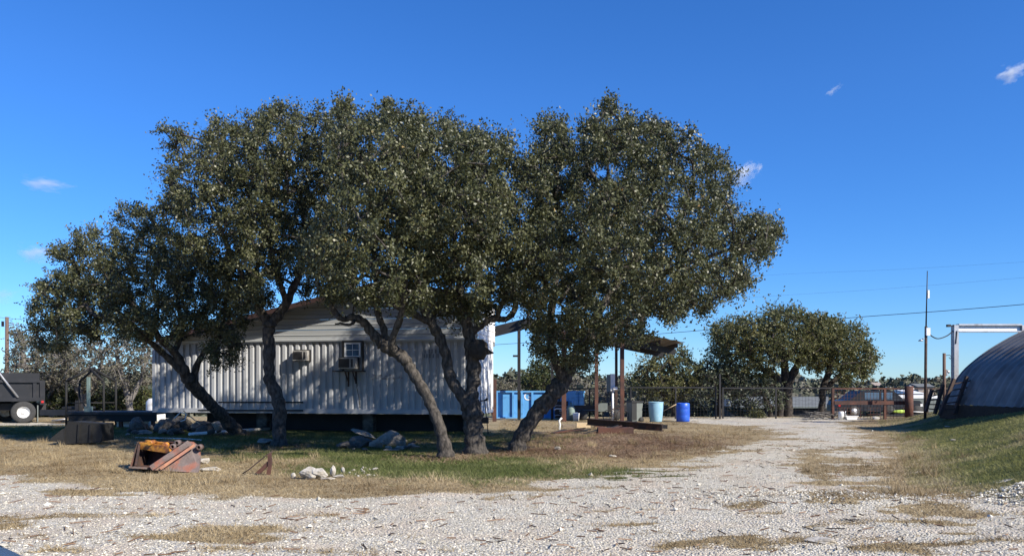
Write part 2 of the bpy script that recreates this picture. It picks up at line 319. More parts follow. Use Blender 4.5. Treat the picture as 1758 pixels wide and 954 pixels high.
def ground_mat():
    m = bpy.data.materials.new('ground_cover'); m.use_nodes = True; n = m.node_tree; b = n.nodes['Principled BSDF']; L = n.links.new
    tc = n.nodes.new('ShaderNodeTexCoord'); vec = tc.outputs['Object']
    def nz(sc, det=6, ro=.6):
        t = n.nodes.new('ShaderNodeTexNoise'); t.inputs['Scale'].default_value = sc; t.inputs['Detail'].default_value = det; t.inputs['Roughness'].default_value = ro; L(vec, t.inputs[0]); return t.outputs[0]
    def ramp(src, cols):
        cr = n.nodes.new('ShaderNodeValToRGB')
        for i, (p, c) in enumerate(cols):
            el = cr.color_ramp.elements[i] if i < 2 else cr.color_ramp.elements.new(p); el.position = p; el.color = (*c, 1)
        L(src, cr.inputs[0]); return cr.outputs[0]
    def attr(nm):
        a = n.nodes.new('ShaderNodeAttribute'); a.attribute_name = nm; return a.outputs['Fac']
    def mth(op, a, b_=None, c=None):
        t = n.nodes.new('ShaderNodeMath'); t.operation = op
        for i, q_ in enumerate((a, b_, c)):
            if q_ is None: continue
            if isinstance(q_, (int, float)): t.inputs[i].default_value = q_
            else: L(q_, t.inputs[i])
        return t.outputs[0]
    def mix(f, a, b_):
        t = n.nodes.new('ShaderNodeMix'); t.data_type = 'RGBA'; L(f, t.inputs[0]); L(a, t.inputs[6]); L(b_, t.inputs[7]); return t.outputs[2]
    def mr(src, a, b_):
        t = n.nodes.new('ShaderNodeMapRange'); t.inputs[1].default_value = a; t.inputs[2].default_value = b_; L(src, t.inputs[0]); return t.outputs[0]
    vo = n.nodes.new('ShaderNodeTexVoronoi'); vo.inputs['Scale'].default_value = 34; L(vec, vo.inputs['Vector'])
    sep = n.nodes.new('ShaderNodeSeparateColor'); L(vo.outputs['Color'], sep.inputs[0])
    gv = ramp(sep.outputs[0], [(0, (.26, .235, .185)), (.22, (.46, .425, .345)), (.65, (.59, .55, .46)), (1, (.69, .65, .56))])
    dirt = ramp(nz(2.2), [(.3, (.40, .33, .25)), (.7, (.60, .53, .43))])
    gcol = mix(mr(nz(1.1, 8), .46, .62), gv, dirt)
    vsm = mth('MULTIPLY', vo.outputs['Distance'], 1)
    dry = ramp(nz(26, 8, .7), [(.3, (.16, .115, .065)), (.5, (.33, .26, .15)), (.72, (.50, .42, .28))])
    grn = ramp(nz(22, 8, .7), [(.3, (.04, .048, .018)), (.52, (.095, .11, .036)), (.75, (.23, .2, .1))])
    lit = ramp(nz(18, 8, .75), [(.3, (.06, .038, .024)), (.5, (.17, .115, .075)), (.72, (.33, .26, .18))])
    veg = mix(mr(mth('ADD', attr('green'), mth('MULTIPLY', nz(5), .5)), .5, .95), dry, grn)
    veg = mix(mr(mth('ADD', attr('litter'), mth('MULTIPLY', nz(4), .4)), .4, .8), veg, lit)
    gf = mr(mth('ADD', attr('gravel'), mth('MULTIPLY_ADD', nz(9, 6, .7), 1.1, -.55)), -.12, .16)
    near = mix(gf, veg, gcol)
    sx = n.nodes.new('ShaderNodeSeparateXYZ'); L(vec, sx.inputs[0])
    far = ramp(nz(.06, 8, .6), [(.35, (.05, .06, .03)), (.6, (.14, .12, .075))])
    col = mix(mr(sx.outputs[1], 44, 50), near, far)
    L(col, b.inputs['Base Color']); b.inputs['Roughness'].default_value = .95; b.inputs['Specular IOR Level'].default_value = .15
    h = mth('ADD', mth('MULTIPLY', vsm, -1.2), mth('MULTIPLY', nz(30, 6), 1.0))
    bp = n.nodes.new('ShaderNodeBump'); bp.inputs['Strength'].default_value = .8; bp.inputs['Distance'].default_value = .03; L(h, bp.inputs['Height']); L(bp.outputs[0], b.inputs['Normal'])
    return m
gm.materials.append(ground_mat())

def frustum_points(n, y0, y1, power=1.0, margin=1.06):
    """random ground points inside the visible wedge, density ~ Y^-power"""
    u = rng.random(n)
    e = 2-power
    Y = (y0**e+u*(y1**e-y0**e))**(1/e) if abs(e) > 1e-6 else y0*(y1/y0)**u
    x = (rng.random(n)*2-1)*.637*Y*margin
    return x, Y
def blades(name, x, y, hmin, hmax, w, mat, label, lean=.6, z0=-.01):
    n = len(x); z = terrain(x, y)+z0; h = rng.uniform(hmin, hmax, n); a = rng.uniform(0, 2*np.pi, n); t = rng.normal(0, lean, (n, 2))
    b = np.stack([x, y, z], -1); wv = np.stack([np.cos(a), np.sin(a), np.zeros(n)], -1)*(w*rng.uniform(.6, 1.3, n))[:, None]
    tip = b+np.stack([t[:, 0]*h, t[:, 1]*h, h], -1)
    v = np.stack([b-wv, b+wv, tip], 1)
    lo_ = np.clip((fbm(x*.9+5, y*.9+50, 4)-.5)*2.2+.5, 0, 1)
    o = npmesh(name, v, 3, mat, rng.random(n)*.5+.5*lo_); o['kind'] = 'stuff'; o['label'] = label; return o
def cluster(x, y, k, sp):
    n = len(x); return np.repeat(x, k)+rng.normal(0, sp, n*k), np.repeat(y, k)+rng.normal(0, sp, n*k)
# vegetation blades
x, y = frustum_points(52000, 7.4, 38, 1.25); x, y = cluster(x, y, 10, .045)
s_, g_, l_ = masks(x, y); keep = (s_+rng.normal(0, .22, len(x)) < -.02) & (g_ < rng.uniform(.2, .8, len(x))) & (y < 40)
under = (y > 26.5) & (x < -.5) & (x > -14)
bankm = (x-np.interp(y, _fy, _fx)) > .2
litm = l_ > rng.uniform(.1, .7, len(x))
k1 = keep & ~under & ~bankm & ~litm; blades('dry_grass', x[k1], y[k1], .015, .07, .006, 'grass_dry', 'short dry straw-coloured grass in front of the trees', 1.1)
k2 = keep & bankm; blades('bank_grass', x[k2], y[k2], .02, .085, .006, 'grass_olive', 'mixed olive and dry grass on the right bank', .8)
k3 = keep & litm & ~bankm & ~under; blades('leaf_litter', x[k3], y[k3], .015, .07, .009, 'litter', 'brown dead leaves and stalks right of the leaning tree', 1.6)
x, y = frustum_points(60000, 10, 38, 1.25); x, y = cluster(x, y, 8, .05)
s_, g_, l_ = masks(x, y); keep = (s_+rng.normal(0, .2, len(x)) < -.1) & (g_ > rng.uniform(.25, .8, len(x))) & ~((y > 28) & (x < -.5) & (x > -14))
bk_ = (x-np.interp(y, _fy, _fx)) > -.3
k1 = keep & ~bk_; blades('green_grass', x[k1], y[k1], .03, .09, .006, 'grass_green', 'green grass under and before the oaks', .7)
k2 = keep & bk_; blades('sun_tinted_grass', x[k2], y[k2], .02, .07, .006, 'grass_sun_tinted', 'yellow-green grass on the right bank, lightened to look sunlit', 1.0)
# taller tufts
x, y = frustum_points(520, 11, 30, 1.0); s_, g_, l_ = masks(x, y); kp = (s_ < -.6) & (g_ < .6) & ~((y > 26.5) & (x < -.5)); x, y = cluster(x[kp], y[kp], 40, .06)
blades('tall_grass', x, y, .08, .22, .005, 'grass_dry', 'taller dry grass tufts between the scrap', .45)
bx_ = np.array([(-9.1, 26.8), (-6.25, 21.4), (-1.5, 18.0), (-.95, 18.7), (.1, 19.8)]); k_ = 1500
bi = rng.integers(0, 5, 5*k_); x = bx_[bi, 0]+rng.normal(0, .55, 5*k_); y = bx_[bi, 1]+rng.normal(0, .5, 5*k_)
blades('oak_litter', x, y, .02, .09, .012, 'litter', 'dead oak leaves gathered round the trunk feet', 2.0)
# gravel stones
def stones(name, x, y, smin, smax, label, mat='stones', zup=.3):
    n = len(x); z = terrain(x, y)
    base = np.array([[1, 0, 0], [0, 1, 0], [-1, 0, 0], [0, -1, 0], [0, 0, 1], [0, 0, -1]], float)
    tri = np.array([[0, 1, 4], [1, 2, 4], [2, 3, 4], [3, 0, 4], [0, 3, 5], [3, 2, 5], [2, 1, 5], [1, 0, 5]])
    sc = rng.uniform(smin, smax, n)*rng.uniform(.6, 1.1, n)
    v = base[None]*rng.uniform(.6, 1.2, (n, 6, 1))*np.stack([sc, sc*rng.uniform(.6, 1, n), sc*rng.uniform(.35, .7, n)], -1)[:, None, :]+rng.normal(0, .12, (n, 6, 3))*sc[:, None, None]
    a = rng.uniform(0, 6.28, n); c, s = np.cos(a), np.sin(a)
    v = np.stack([v[..., 0]*c[:, None]-v[..., 1]*s[:, None], v[..., 0]*s[:, None]+v[..., 1]*c[:, None], v[..., 2]], -1)
    v += np.stack([x, y, z+sc*zup], -1)[:, None, :]
    t = v[:, tri, :].reshape(-1, 3, 3)
    o = npmesh(name, t, 3, mat, np.repeat(rng.random(n), 8)); o['kind'] = 'stuff'; o['label'] = label; return o
x, y = frustum_points(95000, 7.3, 34, 1.5); s_, g_, l_ = masks(x, y); kp = s_+rng.normal(0, .25, len(x)) > .05
x, y = x[kp], y[kp]; sc = rng.random(len(x)); stones('gravel_stones', x[:46000], y[:46000], .008, .019, 'loose white limestone gravel over the yard')
n_ = 3000; x = 7.6+rng.normal(0, .7, n_); y = 10.8+rng.normal(0, .6, n_); kp = ((x-7.6)/1.5)**2+((y-10.8)/1.1)**2 < rng.uniform(.5, 1, n_)
stones('crushed_rock', x[kp], y[kp], .018, .045, 'heap of coarse broken white rock at the right edge', zup=.5)
n_ = 1500; x = 4.3+rng.normal(0, 1.2, n_); y = 11.2+rng.normal(0, .35, n_)
stones('rubble', x, y, .012, .03, 'low ridge of coarse grey-white rubble on the track')
n_ = 380; x, y = frustum_points(n_, 8, 30, 1.0); kp = masks(x, y)[0] > -.35; x, y = x[kp], y[kp]; stones('scattered_stones', x, y, .02, .06, 'scattered pale stones in the grass and gravel')
# twigs on the gravel
x, y = frustum_points(1300, 7.5, 24, 1.3); s_, _, _ = masks(x, y); x, y = x[s_ > 0], y[s_ > 0]; n = len(x); z = terrain(x, y)+.012
a = rng.uniform(0, 6.28, n); L_ = rng.uniform(.02, .07, n)**1.0*rng.choice([1,1,1,1.8], n); d = np.stack([np.cos(a), np.sin(a), rng.normal(0, .15, n)], -1)*L_[:, None]; pr = np.stack([-np.sin(a), np.cos(a), np.zeros(n)], -1)*.006
c = np.stack([x, y, z], -1); up = np.array([0, 0, .012])
v = np.concatenate([np.stack([c-d-pr, c+d-pr, c+d+up, c-d+up], 1), np.stack([c-d+up, c+d+up, c+d+pr, c-d+pr], 1)])
o = npmesh('fallen_twigs', v, 4, 'litter', rng.random(2*n)*.6); tag(o, 'dead twigs and leaf scraps lying on the gravel', kind='stuff')

# ------------------------------------------------------------------ trees
def catmull(pts, k=5):
    pts = np.array(pts, float); n = len(pts); out = []
    e = np.vstack([2*pts[0]-pts[1], pts, 2*pts[-1]-pts[-2]])
    for i in range(n-1):
        p0, p1, p2, p3 = e[i:i+4]
        for t in np.linspace(0, 1, k, endpoint=False):
            out.append(.5*((2*p1)+(-p0+p2)*t+(2*p0-5*p1+4*p2-p3)*t*t+(-p0+3*p1-3*p2+p3)*t**3))
    out.append(pts[-1]); return np.array(out)
def leaves(cent, dirs, lens, per, L, Wd, rg, upb=.5, droop=0):
    n = len(cent); k = per
    t = rg.uniform(.15, 1.05, (n, k)); pos = cent[:, None]+dirs[:, None]*(lens[:, None]*t)[..., None]+rg.normal(0, .045, (n, k, 3))
    pos[..., 2] -= droop*t*t
    pos = pos.reshape(-1, 3); m = len(pos)
    a = rg.normal(0, 1, (m, 3))+np.repeat(dirs, k, 0)*.8; a /= np.linalg.norm(a, axis=1)[:, None]
    nn = rg.normal(0, 1, (m, 3)); nn[:, 2] += upb; b = np.cross(nn, a); b /= np.linalg.norm(b, axis=1)[:, None]+1e-9
    l = L*rg.uniform(.6, 1.25, m)[:, None]; w = Wd*rg.uniform(.6, 1.25, m)[:, None]
    return np.stack([pos-a*l/2, pos+b*w/2-a*l*.05, pos+a*l/2, pos-b*w/2-a*l*.05], 1)
def make_tree(name, label, cat, group, base, trunks, blobs, Y0, D, ncl, seed, leaf='leaf_oak', bark='bark', spr=(15, 14), L=.075, Wd=.046, sl=(.14, .44), sep=.52, rt=.009, gap=.53, extra=None, twig=.006, upb=.5, cdy=0.0, shr=.9):
    """trunks: polylines of (px,py,dY,r) ; blobs: (px,py,rx,ry) seen outline of the crown, filled through depth D"""
    rg = np.random.default_rng(seed); b0 = Vector(base)
    root = thing(name, label, cat, b0, 0, group)
    tb = MB(); nodes = []
    for tr in trunks:
        pts = [(*P(a, b, Y0+dy), r) for a, b, dy, r in tr]
        c = catmull(pts, 6)
        wob = np.cumsum(rg.normal(0, .008, (len(c), 3)), 0); wob -= np.linspace(0, 1, len(c))[:, None]*wob[-1]
        c[:, :3] += wob; rr = [max(.02, r*(1+.10*math.sin(i*1.7+seed)+rg.normal(0, .04))) for i, r in enumerate(c[:, 3])]
        # tube with knobbly section
        k0 = len(tb.v); tb.tube([Vector(p) for p in c[:, :3]], rr, 12)
        for i in range(k0, len(tb.v)):
            p = Vector(tb.v[i]); ring = (i-k0)//12
            if ring < len(c):
                cc = Vector(c[ring, :3]); f = 1+.13*(float(vnoise(np.array(p.x*6+p.z*5), np.array(p.y*6-p.z*2.2)))-.5)*2
                if ring < 5 and tr is trunks[0]: f *= 1+.28*(1-ring/5)*(1+.5*math.sin((i-k0) % 12*1.57+seed))
                tb.v[i] = tuple(cc+(p-cc)*f)
        for i, p in enumerate(c):
            if p[3] < .14 or i > len(c)*.75: nodes.append((np.array(p[:3]), p[3]))
    # clump centres
    bl = np.array([b[:4] for b in blobs], float); A = bl[:, 2]*bl[:, 3]; cxp = (bl[:, 0]*A).sum()/A.sum(); cyp = (bl[:, 1]*A).sum()/A.sum()
    ex = np.abs(bl[:, 0]-cxp).max()+bl[:, 2].mean(); ey = np.abs(bl[:, 1]-cyp).max()+bl[:, 3].mean()
    nc_ = ncl*26; ii = rg.choice(len(bl), nc_, p=A/A.sum()); r = np.sqrt(rg.random(nc_))*shr; t = rg.uniform(0, 6.283, nc_)
    px = bl[ii, 0]+bl[ii, 2]*r*np.cos(t); py = bl[ii, 1]+bl[ii, 3]*r*np.sin(t)
    q_ = np.minimum(1, ((px-cxp)/ex)**2+((py-cyp)/ey)**2); hd = D*np.sqrt(np.maximum(.12, 1-q_))
    u = rg.uniform(-1, 1, nc_); dy = np.sign(u)*np.abs(u)**.7*hd+cdy; f_ = (Y0+dy*.9)/Y0
    cand = np.stack([(px-CX)/FP*Y0*f_, Y0+dy, EYE-(py-HZ)/FP*Y0*f_], -1)
    ok = fbm(cand[:, 0]*.8+seed, cand[:, 2]*.8+cand[:, 1]*.6, 2) > gap-.12
    cand = cand[ok]; cl = np.zeros((ncl, 3)); k = 0
    for p in cand:
        if k == ncl: break
        if k == 0 or ((cl[:k]-p)**2).sum(1).min() > sep*sep: cl[k] = p; k += 1
    cl = cl[:k]
    cl = np.array(cl)
    # skeleton
    npos = [n_[0] for n_ in nodes]; par = [-1]*len(npos); ext = len(npos)
    dist = np.array([min(np.linalg.norm(c_-q2) for q2 in npos) for c_ in cl]); order = np.argsort(dist)
    endnode = {}
    for ci in order:
        c_ = cl[ci]; arr = np.array(npos); dd = np.linalg.norm(arr-c_, axis=1)+.0
        j = int(np.argmin(dd)); pj = npos[j]; prev = j; Ld = dd[j]
        k = max(1, int(Ld/.7))
        for s2 in range(1, k+1):
            f = s2/(k+0.0) if s2 == k else s2/k
            pt = pj+(c_-pj)*f
            if s2 < k: pt = pt+rg.normal(0, .10, 3)
            npos.append(pt); par.append(prev); prev = len(npos)-1
        endnode[ci] = prev
    cnt = np.ones(len(npos))
    for i in range(len(npos)-1, ext-1, -1):
        if par[i] >= 0: cnt[par[i]] += cnt[i]
    for i in range(ext, len(npos)):
        a = Vector(npos[par[i]]); b = Vector(npos[i]); r1 = min(.11, rt*math.sqrt(cnt[i])+.004)
        mid = (a+b)/2+Vector(rg.normal(0, .04*(b-a).length, 3))
        tb.tube([a, mid, b], [r1*1.12, r1*1.04, r1], 5, cap=False)
    # sprigs
    ns, per = spr; n = len(cl); dirs = rg.normal(0, 1, (n*ns, 3)); dirs[:, 2] += .15; dirs /= np.linalg.norm(dirs, axis=1)[:, None]
    cen = np.repeat(cl, ns, 0)+rg.normal(0, .07, (n*ns, 3)); lens = rg.uniform(sl[0], sl[1], n*ns)*np.repeat(rg.uniform(.6, 1.3, n), ns)
    st = rg.random(n*ns) < .05; lens = np.where(st, lens*1.6, lens)
    if extra: # outward stray sprays on the outline
        pass
    for i in np.nonzero(st | (np.arange(n*ns) % 2 == 0))[0]:
        a = Vector(cen[i]); b = Vector(cen[i]+dirs[i]*lens[i]*.9)
        d = (b-a); s1 = d.cross(Vector((.3, .2, 1))).normalized()*twig; s2_ = d.cross(s1).normalized()*twig
        tb.add([a-s1, a+s1, b], [(0, 1, 2)]); tb.add([a-s2_, a+s2_, b], [(0, 1, 2)])
    lv = leaves(cen, dirs, lens, per, L, Wd, rg, upb)
    rr = np.clip(rg.random(len(lv))*.62+np.repeat(rg.uniform(0, .38, n), ns*per)*(rg.random(len(lv)) < .985)+.0, 0, 1)
    npmesh('crown', lv, 4, leaf, rr, parent=root, loc=b0)
    tb.build('trunk', bark, root, b0)
    return root
G1 = 'live oaks in front of the container'
def bz(px, Y): p = gp(px, Y); return p
Yt = [24.3, 21.6, 18.1, 18.9, 20.0]
make_tree('oak_tree', 'leftmost front live oak, its trunk leaning left past the container corner', 'tree', G1, bz(408, Yt[0]+2.6),
  [[(414, 752, 2.7, .25), (403, 737, 2.5, .22), (384, 712, 1.9, .2), (355, 683, 1.1, .19), (330, 655, .4, .19), (318, 640, .1, .17), (305, 610, -.2, .12), (285, 590, -.5, .10), (250, 550, -.9, .08), (215, 500, -1, .05)],
   [(318, 642, 0, .12), (290, 612, -.3, .10), (262, 590, -.8, .08), (215, 555, -1.4, .06), (160, 540, -1.6, .04)],
   [(333, 655, .4, .11), (337, 630, .4, .10), (350, 605, .3, .08), (372, 590, .5, .07), (385, 540, .8, .05), (390, 470, .8, .04)],
   [(300, 605, -.2, .08), (310, 560, 0, .07), (300, 500, .4, .05), (280, 430, .6, .04)]],
  [(120, 520, 62, 62), (85, 575, 30, 30), (180, 450, 68, 62), (235, 400, 45, 42), (260, 490, 95, 75), (335, 510, 75, 75), (385, 600, 26, 34), (170, 555, 70, 26), (390, 500, 55, 50), (215, 368, 20, 16), (105, 440, 14, 14), (270, 560, 80, 22), (395, 545, 34, 30)], Yt[0]-.6, 2.9, 370, 11, spr=(19, 15))
make_tree('oak_tree', 'second front live oak, straight trunk before the corrugated wall', 'tree', G1, bz(481, Yt[1]),
  [[(482, 772, 0, .22), (480, 745, 0, .19), (481, 700, 0, .17), (470, 670, 0, .16), (463, 640, 0, .155), (463, 600, 0, .15), (462, 570, 0, .16), (464, 552, 0, .2)],
   [(462, 555, 0, .13), (448, 535, -.1, .11), (440, 515, -.3, .10), (415, 470, -.7, .07), (380, 400, -1, .05), (350, 320, -1, .03)],
   [(466, 555, 0, .14), (488, 528, .1, .13), (500, 505, .2, .11), (515, 470, .4, .09), (520, 400, .5, .06), (530, 300, .5, .04)],
   [(490, 522, .1, .08), (478, 480, -.3, .07), (465, 420, -.6, .05), (450, 320, -.6, .035)]],
  [(330, 310, 50, 55), (303, 245, 30, 22), (400, 265, 75, 52), (485, 235, 72, 48), (345, 385, 70, 60), (450, 360, 100, 90), (430, 460, 65, 40), (540, 300, 75, 75), (500, 420, 85, 55), (565, 225, 45, 38), (275, 226, 8, 6), (300, 350, 28, 35), (425, 505, 46, 24), (560, 500, 44, 18)], Yt[1], 3.1, 460, 22, spr=(19, 15))
make_tree('oak_tree', 'third front live oak, slanting trunk rising left to a crooked fork', 'tree', G1, bz(765, Yt[2]),
  [[(767, 792, 0, .20), (763, 770, 0, .165), (750, 730, 0, .14), (735, 690, .1, .135), (716, 655, .2, .13), (700, 630, .2, .13), (690, 615, .2, .14), (668, 598, .3, .14), (652, 588, .3, .12)],
   [(655, 590, .3, .11), (635, 570, .3, .10), (622, 553, .2, .085), (605, 545, .2, .08), (588, 548, .1, .075), (575, 535, .1, .07), (560, 508, 0, .065), (545, 490, -.2, .06), (550, 440, -.4, .05), (570, 380, -.5, .04)],
   [(665, 596, .3, .10), (660, 570, .4, .08), (650, 545, .4, .07), (643, 520, .4, .06), (645, 480, .3, .06), (640, 400, 0, .05), (640, 300, 0, .03)],
   [(690, 617, .2, .09), (672, 590, -.1, .08), (690, 540, -.4, .07), (700, 470, -.6, .05), (700, 380, -.6, .04)],
   [(610, 549, .2, .045), (598, 556, -.1, .035), (585, 552, -.2, .025), (575, 556, -.3, .015)]],
  [(600, 425, 90, 65), (660, 345, 85, 80), (635, 260, 70, 60), (690, 205, 42, 34), (560, 450, 50, 40), (690, 440, 75, 60), (640, 488, 66, 32), (600, 200, 30, 22), (665, 200, 30, 20), (590, 500, 40, 16)], Yt[2], 3.5, 440, 33, spr=(19, 15), cdy=.2)
make_tree('oak_tree', 'fourth front live oak, thick trunk forked low at the container corner', 'tree', G1, bz(813, Yt[3]),
  [[(813, 795, 0, .33), (815, 765, 0, .26), (814, 735, 0, .24), (810, 700, 0, .23), (813, 670, 0, .16), (815, 635, 0, .15), (812, 600, 0, .15), (806, 565, 0, .14), (800, 535, 0, .12), (790, 480, .2, .08), (780, 400, .3, .05)],
   [(806, 700, 0, .17), (785, 672, .0, .14), (770, 645, 0, .13), (765, 612, 0, .12), (755, 580, 0, .12), (745, 555, -.1, .11), (728, 530, -.2, .10), (715, 480, -.3, .07), (720, 400, -.4, .05)],
   [(808, 570, 0, .09), (828, 554, 0, .08), (848, 547, 0, .075), (870, 545, .1, .07), (885, 520, .2, .06), (870, 460, .2, .04)],
   [(745, 555, 0, .08), (700, 535, -.5, .07), (675, 520, -.6, .05), (680, 480, -.6, .03)]],
  [(760, 275, 72, 55), (825, 270, 52, 42), (770, 370, 95, 85), (840, 390, 62, 85), (760, 480, 85, 42), (840, 500, 55, 42), (700, 500, 50, 32), (725, 235, 30, 28), (870, 255, 14, 14), (770, 222, 20, 14), (770, 528, 80, 18)], Yt[3], 4.3, 560, 44, spr=(19, 15), cdy=.4)
make_tree('oak_tree', 'rightmost front live oak, stout trunk leaning right under a wide crown', 'tree', G1, bz(888, Yt[4]),
  [[(884, 790, 0, .27), (888, 765, 0, .22), (903, 735, 0, .20), (920, 708, 0, .20), (938, 688, 0, .21), (955, 668, 0, .23), (970, 648, 0, .18), (985, 620, 0, .15), (1000, 590, .1, .13), (1030, 530, .3, .10), (1080, 450, .5, .08), (1130, 360, .6, .05)],
   [(968, 655, 0, .13), (955, 620, -.3, .11), (945, 570, -.5, .09), (950, 500, -.5, .08), (960, 400, -.3, .05), (955, 280, 0, .03)],
   [(1005, 585, .1, .09), (1060, 560, .3, .08), (1130, 510, .4, .07), (1200, 450, .3, .06), (1270, 420, .2, .035)],
   [(960, 520, 0, .07), (1010, 430, .6, .06), (1040, 330, .6, .04), (1045, 230, .4, .02)]],
  [(960, 300, 62, 62), (952, 225, 22, 26), (1045, 240, 50, 42), (1045, 195, 10, 12), (1125, 255, 72, 48), (1195, 285, 52, 42), (1235, 305, 28, 40), (1000, 395, 105, 95), (1120, 390, 110, 105), (1215, 400, 75, 75), (1290, 410, 42, 40), (935, 480, 60, 65), (1040, 510, 90, 60), (1140, 500, 85, 48), (1200, 500, 52, 36), (955, 575, 46, 46), (1020, 575, 40, 24), (1255, 470, 34, 32), (1325, 400, 16, 18), (900, 300, 20, 30), (985, 620, 28, 14), (1080,575,25,16)], Yt[4], 4.7, 840, 55, spr=(17, 15), cdy=.5)

# background trees
Gb = 'trees beyond the fence'
def bgtree(label, px, pyb, Y, tr, bl, D, n, seed, leaf='leaf_far', bark='bark_dark', group=Gb, name='oak_tree', **k):
    kw = dict(spr=(12, 11), L=.14, Wd=.08, sl=(.3, .75), shr=.88, sep=.6, rt=.016, gap=.40, twig=.012); kw.update(k)
    x = PX(px, Y); base = Vector((x, Y, tz(x, Y)))
    return make_tree(name, label, 'tree', group, base, tr, bl, Y, D, n, seed, leaf, bark, **kw)
bgtree('large rounded oak with several trunks behind the gate end of the fence', 1348, 722, 43.5,
  [[(1354, 730, 0, .26), (1352, 700, 0, .25), (1352, 670, 0, .24), (1358, 650, 0, .22), (1372, 620, .2, .17), (1390, 590, .3, .15)],
   [(1340, 730, -.2, .2), (1339, 700, -.2, .2), (1338, 665, -.2, .19), (1330, 645, -.2, .18), (1305, 630, -.4, .13), (1280, 600, -.6, .1)],
   [(1350, 660, 0, .25), (1345, 610, .2, .18), (1340, 570, .3, .1)]],
  [(1260, 590, 40, 34), (1240, 570, 22, 14), (1300, 575, 60, 32), (1350, 560, 60, 28), (1400, 575, 48, 35), (1320, 600, 60, 26), (1262, 612, 34, 22), (1242, 636, 24, 18), (1300, 632, 30, 14), (1385, 600, 36, 22), (1345, 545, 40, 16)], 3.4, 330, 61, spr=(12, 10), gap=.47)
bgtree('rounded oak with a single short trunk beside the rusty gate post', 1411, 722, 44.5,
  [[(1408, 728, 0, .22), (1411, 690, 0, .19), (1413, 665, 0, .18), (1425, 630, 0, .16), (1430, 590, 0, .1)], [(1413, 670, 0, .15), (1440, 645, 0, .12), (1465, 620, 0, .08)]],
  [(1420, 580, 42, 34), (1455, 590, 36, 32), (1480, 620, 24, 26), (1430, 610, 44, 28), (1465, 635, 24, 14), (1402, 622, 26, 16), (1492, 612, 12, 14), (1452, 652, 12, 10)], 3.2, 260, 62, spr=(12, 10), gap=.47)
bgtree('thin feathery tree behind the pale blue and dark blue barrels', 1145, 722, 43,
  [[(1158, 728, 0, .2), (1156, 690, 0, .16), (1160, 660, 0, .13), (1150, 630, .2, .09)], [(1158, 690, 0, .1), (1120, 660, -.2, .08), (1105, 640, -.3, .05)]],
  [(1150, 620, 40, 22), (1115, 645, 30, 22), (1175, 640, 34, 28), (1150, 665, 48, 26), (1105, 670, 14, 14)], 2.6, 220, 63, leaf='leaf_far', spr=(10, 9), gap=.46)
bgtree('slender open tree left of the large rounded oak', 1236, 722, 42.8,
  [[(1238, 728, 0, .16), (1236, 690, 0, .13), (1240, 660, 0, .11), (1230, 630, .2, .07)], [(1236, 680, 0, .08), (1262, 655, 0, .06), (1270, 640, 0, .05)]],
  [(1225, 640, 30, 22), (1250, 650, 36, 22), (1210, 665, 28, 26), (1265, 670, 26, 20)], 2.2, 130, 64, leaf='leaf_blue', spr=(8, 8), gap=.46)
bgtree('small leaning tree in front of the grey shingled house', 1320, 722, 42.5,
  [[(1324, 728, 0, .13), (1322, 700, 0, .11), (1313, 680, 0, .09), (1305, 660, 0, .06)]],
  [(1305, 665, 30, 16), (1325, 685, 22, 20), (1290, 685, 14, 14)], 1.6, 60, 65, leaf='leaf_blue', spr=(8, 8), gap=.46)
bgtree('bushy juniper behind the blue dumpster', 930, 700, 47,
  [[(930, 715, 0, .2), (930, 670, 0, .15), (932, 640, 0, .08)]],
  [(930, 650, 32, 28), (945, 630, 22, 16), (915, 660, 22, 18), (955, 660, 20, 20)], 2.2, 150, 66, leaf='leaf_cedar', name='juniper_tree')
bgtree('low scrubby tree behind the rusty post at the container', 862, 700, 52,
  [[(862, 700, 0, .15), (862, 670, 0, .1)]], [(862, 668, 16, 12), (880, 672, 12, 8)], 1.6, 40, 67, leaf='leaf_grey')
for (px, sd_, lb) in ((990, 68, 'bare twiggy tree just right of the leaning oak trunk'), (1040, 69, 'bare twiggy tree behind the white meter box')):
    bgtree(lb, px, 700, 46, [[(px, 720, 0, .13), (px+3, 690, 0, .1), (px-2, 665, 0, .06)], [(px+2, 695, 0, .07), (px+18, 668, .2, .04)], [(px, 690, 0, .07), (px-18, 665, .2, .04)]],
        [(px, 665, 24, 18), (px+16, 680, 18, 16), (px-14, 680, 18, 14)], 1.8, 80, sd_, leaf='leaf_grey', bark='bark_grey', spr=(9, 2), twig=.014)
# left background
Gl = 'grey lichen covered trees behind the dump truck'
bgtree('pale lichen covered tree behind the truck bed, nearest the utility pole', 62, 720, 43, [[(95, 725, 0, .2), (82, 690, 0, .17), (62, 660, 0, .14), (45, 635, 0, .14), (38, 610, 0, .1)], [(80, 685, 0, .14), (105, 640, .3, .1), (110, 600, .3, .06)]],
    [(45, 605, 32, 34), (80, 630, 34, 40), (35, 640, 28, 24), (110, 610, 20, 30), (30, 575, 14, 16)], 2.8, 190, 71, leaf='leaf_grey', bark='bark_grey', group=Gl, spr=(10, 6), twig=.016, L=.12, gap=.5, sl=(.3, .8))
bgtree('lichen covered tree with a crooked pale trunk behind the peaked frame', 130, 720, 42, [[(150, 728, 0, .2), (143, 690, 0, .17), (130, 662, 0, .15), (112, 640, 0, .12), (105, 610, .2, .12)], [(143, 690, 0, .18), (165, 655, .2, .14), (175, 620, .2, .08)]],
    [(120, 620, 36, 28), (160, 600, 26, 26), (150, 655, 24, 22), (100, 655, 24, 16)], 2.6, 150, 72, leaf='leaf_grey', bark='bark_grey', group=Gl, spr=(10, 6), twig=.016, L=.12, gap=.5, sl=(.3, .8))
